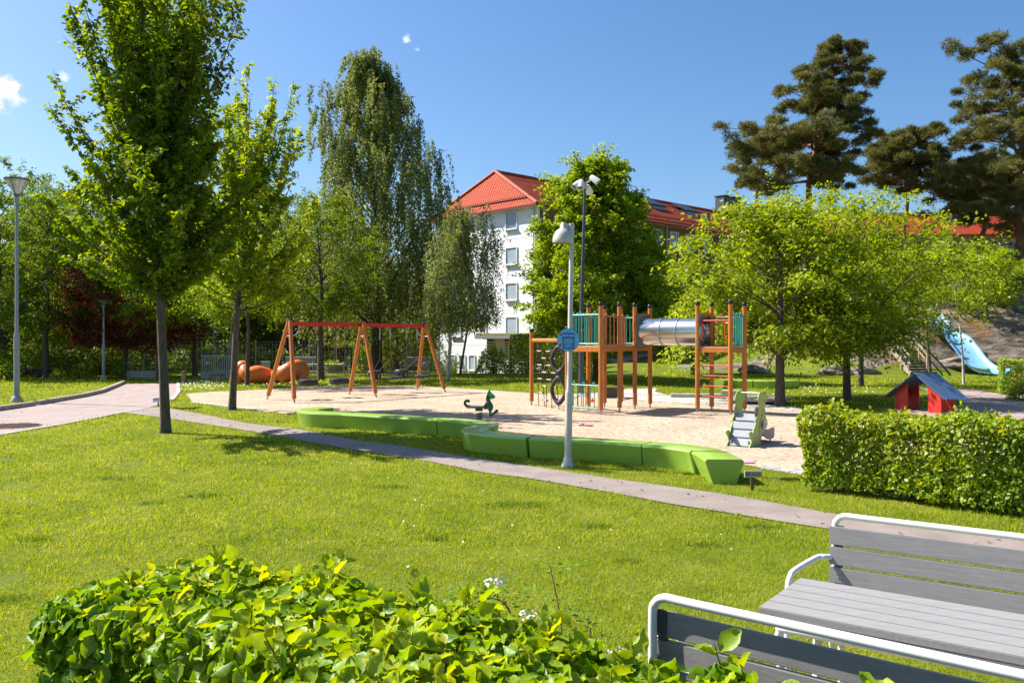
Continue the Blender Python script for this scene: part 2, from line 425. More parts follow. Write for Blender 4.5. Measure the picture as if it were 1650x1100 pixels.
def np_mesh(name, verts, faces, mat, parent=None, rnd=None, uv=None, smooth_sh=False):
    me = bpy.data.meshes.new(name); verts = np.asarray(verts, np.float32); n, k = faces.shape
    if parent is not None: verts = verts - np.array(OFF.get(parent.name, V((0, 0, 0))), np.float32)
    me.vertices.add(len(verts)); me.vertices.foreach_set('co', verts.ravel())
    me.loops.add(n * k); me.loops.foreach_set('vertex_index', faces.astype(np.int32).ravel())
    me.polygons.add(n); me.polygons.foreach_set('loop_start', np.arange(0, n * k, k, dtype=np.int32))
    if smooth_sh: me.polygons.foreach_set('use_smooth', np.ones(n, bool))
    if rnd is not None:
        a = me.attributes.new('rnd', 'FLOAT', 'POINT'); a.data.foreach_set('value', np.asarray(rnd, np.float32).ravel())
    if uv is not None:
        u = me.uv_layers.new(name='leaf'); u.data.foreach_set('uv', np.asarray(uv, np.float32)[faces.ravel()].ravel())
    me.update(); me.validate()
    me.materials.append(mat)
    o = bpy.data.objects.new(name, me); COL.objects.link(o)
    if parent is not None:
        o.parent = parent; OFF[o.name] = OFF.get(parent.name, V((0, 0, 0)))
    return o


ground = np_mesh('ground', np.stack([X.ravel(), Y.ravel(), Z.ravel()], 1), quads, ground_mat(), smooth_sh=True)
ra = ground.data.attributes.new('rock', 'FLOAT', 'POINT'); ra.data.foreach_set('value', rock.ravel().astype(np.float32))
struct(ground)


def sheet(name, poly, mat, z, th=0.0, drape=False):
    bm = bmesh.new()
    vs = [bm.verts.new((a, b, z + (float(gz(a, b)) if drape else 0))) for a, b in poly]
    f = bm.faces.new(vs); bmesh.ops.recalc_face_normals(bm, faces=[f])
    if f.normal.z < 0: f.normal_flip()
    bmesh.ops.triangulate(bm, faces=bm.faces[:], quad_method='BEAUTY', ngon_method='EAR_CLIP')
    me = bpy.data.meshes.new(name); bm.to_mesh(me); bm.free(); me.materials.append(mat)
    o = bpy.data.objects.new(name, me); COL.objects.link(o)
    return struct(o)


def sand_mat():
    m, nt, out = new_mat('playground_sand'); L = nt.links.new
    p = nd(nt, 'BsdfPrincipled', i_Roughness=.95); p.inputs['Specular IOR Level'].default_value = .1; L(p.outputs[0], out.inputs[0])
    g = nd(nt, 'NewGeometry')
    n1 = nd(nt, 'TexNoise', i_Scale=.7, i_Detail=7.0, i_Roughness=.65); n2 = nd(nt, 'TexNoise', i_Scale=5.5, i_Detail=5.0, i_Roughness=.55); n3 = nd(nt, 'TexNoise', i_Scale=130.0, i_Detail=3.0)
    for n in (n1, n2, n3): L(g.outputs['Position'], n.inputs['Vector'])
    r = nd(nt, 'ValToRGB'); L(n1.outputs['Fac'], r.inputs['Fac']); e = r.color_ramp.elements
    e[0].position = .3; e[0].color = (.41, .30, .21, 1); e[1].position = .68; e[1].color = (.55, .42, .305, 1)
    r3 = nd(nt, 'ValToRGB'); L(n3.outputs['Fac'], r3.inputs['Fac']); e = r3.color_ramp.elements
    e[0].position = .28; e[0].color = (.6, .6, .6, 1); e[1].position = .5; e[1].color = (1, 1, 1, 1)
    mx = nd(nt, 'Mix', data_type='RGBA', blend_type='MULTIPLY'); mx.inputs[0].default_value = 1; L(r.outputs[0], mx.inputs[6]); L(r3.outputs[0], mx.inputs[7]); L(mx.outputs[2], p.inputs['Base Color'])
    b = nd(nt, 'Bump', i_Strength=.9, i_Distance=.09); L(n2.outputs['Fac'], b.inputs['Height'])
    b2 = nd(nt, 'Bump', i_Strength=.5, i_Distance=.008); L(n3.outputs['Fac'], b2.inputs['Height']); L(b.outputs[0], b2.inputs['Normal']); L(b2.outputs[0], p.inputs['Normal'])
    return m


MT['asphalt'] = M('pinkish_asphalt', (.365, .28, .25), (.285, .22, .196), 1.3, .9, .5, 160, spots=[((.52, .41, .35), 120, .6), ((.27, .2, .18), .35, .62), ((.2, .16, .14), 7, .74)])
MT['asphalt2'] = M('worn_grey_asphalt', (.30, .242, .21), (.215, .172, .148), 2.0, .9, .6, 140, spots=[((.44, .36, .32), 110, .58), ((.17, .14, .13), .9, .62), ((.14, .13, .09), 9, .72)])
MT['kerbstone'] = M('granite_kerb', (.42, .36, .31), (.28, .24, .2), 6, .85, .4, 40)
MT['redcourt'] = M('red_court_surface', (.42, .2, .15), (.36, .17, .13), 2, .9)


def slab_mat():
    m, nt, out = new_mat('beige_paving_slabs'); L = nt.links.new
    p = nd(nt, 'BsdfPrincipled', i_Roughness=.85); L(p.outputs[0], out.inputs[0])
    tc = nd(nt, 'TexCoord'); mp = nd(nt, 'Mapping'); L(tc.outputs['Object'], mp.inputs[0]); mp.inputs['Rotation'].default_value = (0, 0, rad(36.3))
    br = nd(nt, 'TexBrick', offset=.5); L(mp.outputs[0], br.inputs[0])
    for k, v in (('Color1', (.44, .36, .27, 1)), ('Color2', (.36, .29, .22, 1)), ('Mortar', (.1, .085, .06, 1)), ('Scale', 1.0), ('Mortar Size', .006), ('Brick Width', .42), ('Row Height', .21)): br.inputs[k].default_value = v
    n = nd(nt, 'TexNoise', i_Scale=14.0, i_Detail=6.0); L(tc.outputs['Object'], n.inputs[0])
    mx = nd(nt, 'Mix', data_type='RGBA', blend_type='OVERLAY'); mx.inputs[0].default_value = .6; L(br.outputs[0], mx.inputs[6]); L(n.outputs['Fac'], mx.inputs[7]); L(mx.outputs[2], p.inputs['Base Color'])
    b = nd(nt, 'Bump', i_Strength=.5, i_Distance=.01, invert=True); L(br.outputs['Fac'], b.inputs['Height']); L(b.outputs[0], p.inputs['Normal'])
    return m


sheet('sand_pit', SAND, sand_mat(), .010)
sheet('path', PATH, MT['asphalt2'], .012)
sheet('road', ROAD, MT['asphalt'], .008)
sheet('pavement', PAVE, MT['concrete'], .016)
sheet('patio', PATIO, slab_mat(), .014)
sheet('side_path', RSIDE, MT['asphalt'], .012)
UPP = [AT(a, b, y).xy[:] for a, b, y in ((950, 583, 60), (1010, 580, 62), (1060, 571, 72), (1065, 562, 84), (1000, 563, 84), (950, 568, 74))]
sheet('upper_path', [(a, b) for a, b in UPP], MT['asphalt'], .05, drape=True)
sheet('court', [(-17.5, 51), (-5, 49.5), (-3.5, 55), (-2.5, 62), (-14, 62), (-18, 60)], MT['redcourt'], -.0, drape=True).location.z = .05

# pale stone edging of the sand pit and kerb stones along the road: each run is one structure
def strip(name, pts, w, h, mat, gap=0.0, seg=.9, z=0.0):
    """a run of edging stones set end to end"""
    mb = MB(); P = [V((a, b, 0)) for a, b in pts]
    for a, b in zip(P[:-1], P[1:]):
        L = (b - a).length; n = max(1, round(L / seg)); d = (b - a) / n
        for i in range(n):
            j = R.uniform(-.004, .004)
            p, q = a + d * i, a + d * (i + 1); e = d.normalized() * gap
            mb.bar(p + e + V((0, 0, h / 2 + z + j)), q - e + V((0, 0, h / 2 + z + j)), w, h)
    return struct(mb.build(name, mat, bevel=min(.012, h * .2)))


strip('sand_edging', sand_front[-9:] , .22, .03, MT['concrete'], .004, 1.0)
strip('sand_edging', sand_front[:8], .22, .03, MT['concrete'], .004, 1.0)
strip('sand_edging', sand_back[-26:], .16, .025, MT['concrete'], .004, 1.0)
strip('sand_edging', sand_right, .16, .025, MT['concrete'], .004, 1.0)
strip('kerb', [G(a, b).xy[:] for a, b in ((200, 617.5), (185, 624), (163, 633), (135, 639.5), (100, 645.5), (60, 652.6))], .16, .13, MT['kerbstone'], .006, 1.0)
strip('kerb', [G(a, b).xy[:] for a, b in ((54, 653.5), (0, 661.5), (-80, 674), (-150, 683))], .16, .13, MT['kerbstone'], .006, 1.0)
strip('road_edging', [G(a, b).xy[:] for a, b in ((-150, 725), (0, 701), (102, 684), (196, 665.5), (222, 661), (253, 653))], .09, .022, MT['concrete'], .003, 1.0)
strip('road_edging', [G(a, b).xy[:] for a, b in ((277, 645), (288, 632), (287, 617))], .14, .04, MT['concrete'], .003, 1.0)
strip('court_edging', [(-17.5, 50.6), (-11, 49.8), (-4.8, 49.1)], .5, .12, MT['concrete'], .003, 2.0)
# ------------------------------------------------------------------ vegetation
A_ = np.array


def unit(a): return a / np.maximum(np.linalg.norm(a, axis=-1, keepdims=True), 1e-9)


QUAD = (np.array([(0, 0, 0), (.45, -.5, .10), (1, 0, -.04), (.45, .5, .10)]), np.array([(0, 1, 2, 3)]))
HEX = (np.array([(0, 0, 0), (.22, -.36, .05), (.62, -.44, .07), (1, 0, -.10), (.62, .44, .07), (.22, .36, .05), (.5, 0, -.02)]),
       np.array([(0, 1, 6, 5), (1, 2, 6, 6), (2, 3, 4, 6), (4, 5, 6, 6)]))


def _big():
    mid = [(0, 0), (.2, 0), (.4, 0), (.6, 0), (.8, 0), (1, 0)]
    out = [(.10, .24), (.28, .43), (.46, .50), (.64, .43), (.84, .24)]
    v = [(t, 0, -.05 - .14 * t * t) for t, _ in mid]
    for sgn in (-1, 1):
        for i, (t, s) in enumerate(out):
            v.append((t + .035, sgn * s, .09 + .03 * (-1) ** i - .13 * t * t))
    f = []
    for o, flip in ((6, False), (11, True)):
        q = [(0, 1, o, o), (1, 2, o + 1, o), (2, 3, o + 2, o + 1), (3, 4, o + 3, o + 2), (4, 5, o + 4, o + 3)]
        for a in q: f.append(a if not flip else (a[0], a[3], a[2], a[1]))
    return np.array(v, float), f


def leaf_mesh(name, P, D, N, Lf, Wf, mat, parent=None, rnd=None, tpl=QUAD, uv=False, r=rng):
    """one mesh of many leaves: base P, direction D, face normal N, length Lf, width Wf"""
    n = len(P); D = unit(D); N = N - D * (N * D).sum(-1, keepdims=True); N = unit(N); Sd = np.cross(D, N)
    T, Fc = tpl; k = len(T)
    Lf = np.broadcast_to(Lf, (n,)); Wf = np.broadcast_to(Wf, (n,))
    W = (P[:, None, :] + D[:, None, :] * (T[None, :, 0:1] * Lf[:, None, None]) + Sd[:, None, :] * (T[None, :, 1:2] * Wf[:, None, None])
         + N[:, None, :] * (T[None, :, 2:3] * Lf[:, None, None]))
    faces = (np.arange(n)[:, None, None] * k + Fc[None]).reshape(-1, Fc.shape[1])
    if rnd is None: rnd = r.random(n)
    U = None
    if uv: U = np.tile(T[:, :2], (n, 1))
    return np_mesh(name, W.reshape(-1, 3), faces, mat, parent, np.repeat(rnd, k), U)


def tri_faces(f):
    """degenerate quads -> triangles"""
    o = []
    for q in f:
        q = list(dict.fromkeys(q)); o.append((q[0], q[1], q[2]))
        if len(q) == 4: o.append((q[0], q[2], q[3]))
    return np.array(o)


HEXT = (HEX[0], tri_faces([tuple(x) for x in HEX[1]])); _b = _big(); BIG = (_b[0], tri_faces(_b[1]))


def sprays(P0, D0, Ls, n, r, droop=.25, hang=.3, spread=.9, upn=1.0, jit=.45, off=.03):
    """n leaves on each twig that starts at P0 and runs Ls along D0; returns leaf bases, directions, normals, a tone per leaf"""
    m = len(P0); Zv = np.array([0, 0, 1.0]); D0 = unit(D0)
    t = (np.arange(n)[None] + r.random((m, n))) / n
    sd = np.where((np.arange(n) % 2)[None] == 0, 1.0, -1.0) * np.ones((m, 1))
    Sx = unit(np.cross(D0, Zv + r.normal(0, .25, (m, 3))))
    pos = P0[:, None] + D0[:, None] * (Ls[:, None] * t)[..., None]
    pos[..., 2] -= droop * Ls[:, None] * t * t
    pos += r.normal(0, off, pos.shape)
    ld = D0[:, None] * .55 + Sx[:, None] * (sd * spread)[..., None] - Zv * hang + r.normal(0, jit, pos.shape)
    N = Zv * upn + r.normal(0, .55, pos.shape)
    tone = .55 * r.random((m, 1)) + .45 * r.random((m, n))
    return pos.reshape(-1, 3), ld.reshape(-1, 3), N.reshape(-1, 3), tone.ravel()


def bez(a, b, c, n=6):
    t = np.linspace(0, 1, n)[:, None]
    return (1 - t) ** 2 * a + 2 * t * (1 - t) * b + t * t * c


def trunk_pts(base, top, r, wig=.12, n=9):
    t = np.linspace(0, 1, n)[:, None]; p = base + (top - base) * t
    w = np.cumsum(r.normal(0, wig / 3, (n, 3)), 0) * t; w[:, 2] = 0
    return p + w


def finish(name, label, base, limbs, leafargs, bark, cat='tree', group=None, crown='crown', sink=.06, flare=1.35):
    """limbs: list of (points, radii); the first is the trunk"""
    root = thing(name, label, cat, base, group=group)
    mb = MB(); pts, rr = limbs[0]; pts = [V(p) for p in pts]; rr = list(rr)
    d = (pts[1] - pts[0])
    ins = [pts[0] - V((0, 0, sink)), pts[0] + d * .10, pts[0] + d * .35]
    mb.tube([ins[0], ins[1], ins[2]] + pts[1:], [rr[0] * flare, rr[0] * 1.12, rr[0]] + rr[1:], 12)
    for p, q in limbs[1:]:
        mb.tube(p, q, 5 if max(q) < .05 else 7)
    mb.build('trunk', bark, root, smooth=True)
    for a in leafargs:
        leaf_mesh(parent=root, **a)
    return root


def nearest_on(pts, z):
    zz = pts[:, 2]; return np.array([np.interp(z, zz, pts[:, 0]), np.interp(z, zz, pts[:, 1]), z])


def broad(name, label, base, H, tr, zb, rx, mat, seed, lean=(0, 0), ry=None, n_prim=34, n_sec=7, n_spr=4, n_leaf=18, leaf=(.10, .06), spr=.8,
          shape='dome', bark=None, group=None, droop=.25, hang=.3, upn=1.0, zmid=.42, spread=.9, rag=.28, lob=None, cxy=(0, 0), cat='tree', tpl=QUAD, fill=1.35, low=.25, flat=.55):
    """deciduous tree: trunk, limbs that reach an uneven envelope, side limbs and leafy twigs at their ends"""
    r = np.random.default_rng(seed); base = np.array(base, float); ry = ry or rx
    top = base + np.array([lean[0] + cxy[0] * .6, lean[1] + cxy[1] * .6, H * .9])
    tp = trunk_pts(base, top, r, .25); trr = np.linspace(tr, tr * .16, len(tp)) ** 1.0
    limbs = [(tp, trr)]; SP, SD, SL = [], [], []
    zc = zb + (H - zb) * zmid; ph = r.random(6) * 6.28
    for k in range(n_prim):
        u = (k + .5) / n_prim; az = k * 2.399963 + r.normal(0, .35); ct = 1 - 1.72 * u        # cos of polar angle, few go down
        st = math.sqrt(max(0, 1 - ct * ct))
        lump = 1 + rag * (.6 * math.sin(2 * az + ph[0] + 3 * ct) + .5 * math.sin(3 * az + ph[1] - 4 * ct) + r.normal(0, .4))
        lump = min(1.35, max(.55, lump))
        up = (H - base[2] * 0 - zc) if ct > 0 else (zc - zb)
        if shape == 'cone': st2 = st * (1 - .45 * max(0, ct)); lz = ct
        else: st2, lz = st * (1 if ct > 0 else 1 - low * -ct), ct
        e = base + np.array([cxy[0], cxy[1], zc]) + np.array([rx * st2 * math.cos(az) * lump, ry * st2 * math.sin(az) * lump, up * lz * (.8 + .2 * lump)])
        hd = math.hypot(e[0] - base[0], e[1] - base[1])
        za = base[2] + min(H * .82, max(zb * r.uniform(1.0, 1.5), (e[2] - base[2]) - hd * r.uniform(.45, .95)))
        a = nearest_on(tp, za); mid = (a + e) / 2 + np.array([0, 0, .12 * hd]) + r.normal(0, .1 * hd, 3) * .6
        bp = bez(a, mid, e, 7); r0 = tr * (.30 - .15 * (za - base[2]) / H) * (.6 + .4 * min(1, hd / rx))
        limbs.append((bp, np.linspace(r0, r0 * .18, 7)))
        for s in range(n_sec):
            t = r.uniform(.3, 1.0) ** .8; q = bp[0] * 0 + A_([np.interp(t, np.linspace(0, 1, 7), bp[:, i]) for i in range(3)])
            d = unit(bp[-1] - bp[2]); dd = unit(d * .7 + r.normal(0, .75, 3) * A_([1, 1, flat])); L = rx * r.uniform(.16, .46)
            e2 = q + dd * L; 
            if e2[2] < base[2] + zb * .9: e2[2] = base[2] + zb * .9 + r.random() * .4
            limbs.append((A_([q, (q + e2) / 2 + r.normal(0, .05, 3), e2]), A_([r0 * .28, r0 * .18, r0 * .07])))
            for w in range(n_spr):
                f = r.uniform(.25, 1.0); SP.append(q + (e2 - q) * f); sdv = unit(dd * .8 + r.normal(0, .7, 3) * A_([1, 1, .45])); SD.append(sdv); SL.append(spr * r.uniform(.55, 1.15))
        for w in range(3):
            SP.append(bp[-1] - (bp[-1] - bp[-2]) * .3 * w); SD.append(unit(bp[-1] - bp[-2] + r.normal(0, .3, 3))); SL.append(spr)
    n_leaf = int(n_leaf * fill)
    P, D, N, tone = sprays(A_(SP), A_(SD), A_(SL), n_leaf, r, droop, hang, spread, upn, off=.07)
    lf = leaf[0] * r.uniform(.75, 1.3, len(P))
    return finish(name, label, base, limbs, [dict(name='crown', P=P, D=D, N=N, Lf=lf, Wf=lf * leaf[1] / leaf[0], mat=mat, rnd=tone, tpl=tpl, r=r)], bark or MT['bark'], cat, group)


def upright(name, label, base, H, tr, zb, rx, mat, seed, n_shoot=46, leaf=(.115, .066), dens=1.0, bark=None, group=None, toff=(0, 0)):
    """young street tree: steep ascending shoots, each sheathed in hanging leaves"""
    r = np.random.default_rng(seed); base = np.array(base, float)
    tp = trunk_pts(base, base + A_([toff[0], toff[1], H * .93]), r, .10); limbs = [(tp, np.concatenate([[tr, tr * .92, tr * .86, tr * .72], np.linspace(tr * .55, tr * .12, len(tp) - 4)]))]
    P, D, N, tn = [], [], [], []; SP, SD, SL = [], [], []
    for k in range(n_shoot):
        u = (k + .5) / n_shoot; az = k * 2.399963 + r.normal(0, .25)
        za = zb + (H * .66 - zb) * u ** 1.1
        Re = rx * (.40 + .60 * r.random()) * (1 - .34 * max(0, u - .55) / .45)
        ze = min(H * 1.0, za + Re * (.05 + 1.5 * u) + r.uniform(.1, 1.3) + 2.4 * u * r.random())
        a = nearest_on(tp, base[2] + za); e = base + A_([Re * math.cos(az), Re * math.sin(az), ze]) + A_([toff[0], toff[1], 0]) * ze / H
        mid = a + (e - a) * A_([.66, .66, .34])
        bp = bez(a, mid, e, 8); L = np.linalg.norm(e - a); r0 = tr * .34 * (1 - .5 * u)
        limbs.append((bp, np.linspace(r0, .006, 8)))
        nl = int(58 * L * dens); t = r.uniform(.14, 1.0, nl); pp = A_([np.interp(t, np.linspace(0, 1, 8), bp[:, i]) for i in range(3)]).T
        w = r.random(nl) * 6.283; rd = A_([np.cos(w), np.sin(w), np.zeros(nl)]).T
        P.append(pp + rd * r.uniform(0, .07, nl)[:, None]); D.append(rd * .8 + A_([0, 0, -.55]) + r.normal(0, .3, (nl, 3))); N.append(rd * .55 + A_([0, 0, .8]) + r.normal(0, .35, (nl, 3)))
        tn.append(.25 * r.random() + .35 * t + .4 * r.random(nl))
        for s in range(int(13 * dens)):
            t = r.uniform(.15, .97); q = A_([np.interp(t, np.linspace(0, 1, 8), bp[:, i]) for i in range(3)])
            w = r.random() * 6.28; dd = unit(A_([math.cos(w), math.sin(w), .55]) + .5 * unit(e - a)); Lt = r.uniform(.3, .85) * (1.15 - .55 * t)
            SP.append(q); SD.append(dd); SL.append(Lt)
            limbs.append((A_([q, q + dd * Lt * .5, q + dd * Lt]), A_([.007, .005, .003])))
    p, d, n, t = sprays(A_(SP), A_(SD), A_(SL), 19, r, .1, .5, .85, .9, .4)
    P.append(p); D.append(d); N.append(n); tn.append(t)
    P, D, N, tn = (np.concatenate(x) for x in (P, D, N, tn)); lf = leaf[0] * r.uniform(.65, 1.2, len(P))
    return finish(name, label, base, limbs, [dict(name='crown', P=P, D=D, N=N, Lf=lf, Wf=lf * leaf[1] / leaf[0], mat=mat, rnd=tn, tpl=HEXT, r=r)], bark or MT['bark'], 'tree', group)


def weeping(name, label, base, H, tr, zb, prof, mat, seed, n_limb=44, n_str=12, n_leaf=46, leaf=(.085, .055), lean=(0, 0), lowest=.9, bark=None, cat='tree', asym=None):
    """birch: limbs that rise, long strands of small leaves that hang from them; prof(u) = crown radius at height share u"""
    r = np.random.default_rng(seed); base = np.array(base, float)
    tp = trunk_pts(base, base + A_([lean[0], lean[1], H]), r, .35, 11); limbs = [(tp, np.linspace(tr, .02, len(tp)))]
    S0, SLn, SO = [], [], []
    for k in range(n_limb):
        u = (k + .5) / n_limb; az = k * 2.399963 + r.normal(0, .3); zend = zb + (H - zb) * (.12 + .88 * u)
        Re = prof(zend / H) * r.uniform(.6, 1.08)
        if asym: Re *= asym(az, zend / H)
        a = nearest_on(tp, base[2] + max(zb * .8, zend - Re * r.uniform(.7, 1.3)))
        c = nearest_on(tp, base[2] + min(H, zend)); e = A_([c[0] + Re * math.cos(az), c[1] + Re * math.sin(az), base[2] + zend])
        bp = bez(a, (a + e) / 2 + A_([0, 0, .18 * Re]), e, 7); r0 = tr * .17 * (1 - .6 * u)
        limbs.append((bp, np.linspace(r0, .008, 7)))
        for s in range(n_str):
            t = r.uniform(.3, 1.0) ** .7; q = A_([np.interp(t, np.linspace(0, 1, 7), bp[:, i]) for i in range(3)])
            q = q + r.normal(0, .32, 3) * A_([1, 1, .3]); S0.append(q)
            mxl = q[2] - base[2] - lowest; SLn.append(min(mxl, r.uniform(.9, 3.6) * (1.15 - .55 * u)) * (.75 if t > .9 else 1)); SO.append(unit(e - a) * A_([1, 1, .2]) * r.uniform(.1, .5))
    S0, SLn, SO = A_(S0), np.maximum(.3, A_(SLn)), A_(SO); m = len(S0)
    t = (np.arange(n_leaf)[None] + r.random((m, n_leaf))) / n_leaf
    sway = r.normal(0, .12, (m, 3))
    pos = S0[:, None] + SO[:, None] * (np.sqrt(t))[..., None] + sway[:, None] * (t ** 2)[..., None]
    pos[..., 2] += .18 * np.sin(np.minimum(1, t * 4) * 3.14)[...] * 1 - SLn[:, None] * t
    pos += r.normal(0, .055, pos.shape)
    D = r.normal(0, .7, pos.shape) + A_([0, 0, -.8]); N = r.normal(0, 1, pos.shape) + A_([0, 0, .25])
    tone = .55 * r.random((m, 1)) + .45 * r.random((m, n_leaf))
    for i in range(0, m, 2):
        q = [S0[i] + SO[i] * math.sqrt(x) + sway[i] * x * x - A_([0, 0, SLn[i] * x]) for x in (0, .35, .8)]
        limbs.append((A_(q), A_([.008, .006, .004])))
    n = m * n_leaf; lf = leaf[0] * r.uniform(.65, 1.2, n)
    return finish(name, label, base, limbs, [dict(name='crown', P=pos.reshape(-1, 3), D=D.reshape(-1, 3), N=N.reshape(-1, 3), Lf=lf, Wf=lf * leaf[1] / leaf[0], mat=mat, rnd=tone.ravel(), r=r)], bark or MT['birch_bark'], cat)


def pine(name, label, base, top, tr, zb, limbs_spec, mat, seed, n_limb=30, tufts=46, ndl=8, length=.30, width=.032, bend=(0, 0), bark=None, pad=1.0):
    """old pine: bare trunk, crooked limbs, flat pads of needle tufts; limbs_spec(u, az) = limb length"""
    r = np.random.default_rng(seed); base = np.array(base, float); top = np.array(top, float); H = top[2] - base[2]
    n = 10; t = np.linspace(0, 1, n)[:, None]; tp = base + (top - base) * t; tp[:, 0] += bend[0] * np.sin(t[:, 0] * 3.14); tp[:, 1] += bend[1] * np.sin(t[:, 0] * 3.14)
    tp[1:-1, :2] += r.normal(0, .12, (n - 2, 2)); limbs = [(tp, np.linspace(tr, tr * .2, n))]
    C, Rr = [], []
    for k in range(n_limb):
        u = (k + .4) / n_limb; az = k * 2.399963 + r.normal(0, .4); za = zb + (H - zb) * u * .97
        Ln = limbs_spec(u, az) * r.uniform(.7, 1.12); a = nearest_on(tp, base[2] + za)
        rise = -.08 + .62 * u + r.normal(0, .17)
        e = a + A_([math.cos(az) * Ln, math.sin(az) * Ln, Ln * rise]); mid = (a + e) / 2 + A_([0, 0, -.05 * Ln]) + r.normal(0, .12 * Ln, 3) * A_([1, 1, .5])
        bp = bez(a, mid, e, 7); bp[2:-1] += r.normal(0, .035 * Ln, (4, 3)); r0 = max(.03, tr * .34 * (1 - .55 * u) * min(1.2, Ln / 3.5))
        limbs.append((bp, np.linspace(r0, .02, 7)))
        npad = max(3, int(Ln * 2.2))
        for j in range(npad):
            tt = 1 - .80 * (j / npad) * r.uniform(.7, 1.1); q = A_([np.interp(tt, np.linspace(0, 1, 7), bp[:, i]) for i in range(3)])
            o = r.normal(0, .19 * Ln + .2, 3) * A_([1, 1, .40]) * (0 if j == 0 else 1); o[2] += .08
            C.append(q + o); Rr.append(pad * r.uniform(.30, .66) * (.65 + .12 * Ln))
            if j: limbs.append((A_([q, q + o * .6, q + o]), A_([.028, .02, .01])))
    C.append(top - A_([0, 0, .1])); Rr.append(.7 * pad)
    C, Rr = A_(C), A_(Rr); m = len(C)
    g = r.normal(0, 1, (m, tufts, 3)); g = g / np.linalg.norm(g, axis=-1, keepdims=True) * (r.random((m, tufts, 1)) ** .45)
    g[..., 2] = g[..., 2] * .46 + .05
    Tc = C[:, None] + g * Rr[:, None, None]
    out = unit(g * A_([1, 1, 1.2]) + A_([0, 0, .45]))
    Dn = out[:, :, None] * .8 + r.normal(0, .62, (m, tufts, ndl, 3)); P = np.broadcast_to(Tc[:, :, None], Dn.shape) + r.normal(0, .035, Dn.shape)
    tone = np.broadcast_to((.35 * r.random((m, 1, 1)) + .35 * r.random((m, tufts, 1))), Dn.shape[:3]) + .3 * r.random(Dn.shape[:3])
    nn = m * tufts * ndl; lf = length * r.uniform(.6, 1.15, nn)
    return finish(name, label, base, limbs, [dict(name='crown', P=P.reshape(-1, 3), D=Dn.reshape(-1, 3), N=r.normal(0, 1, (nn, 3)), Lf=lf, Wf=width, mat=mat, rnd=tone.ravel(), r=r)], bark or MT['pine_bark'], 'tree', 'tall pines on the rocky hill')


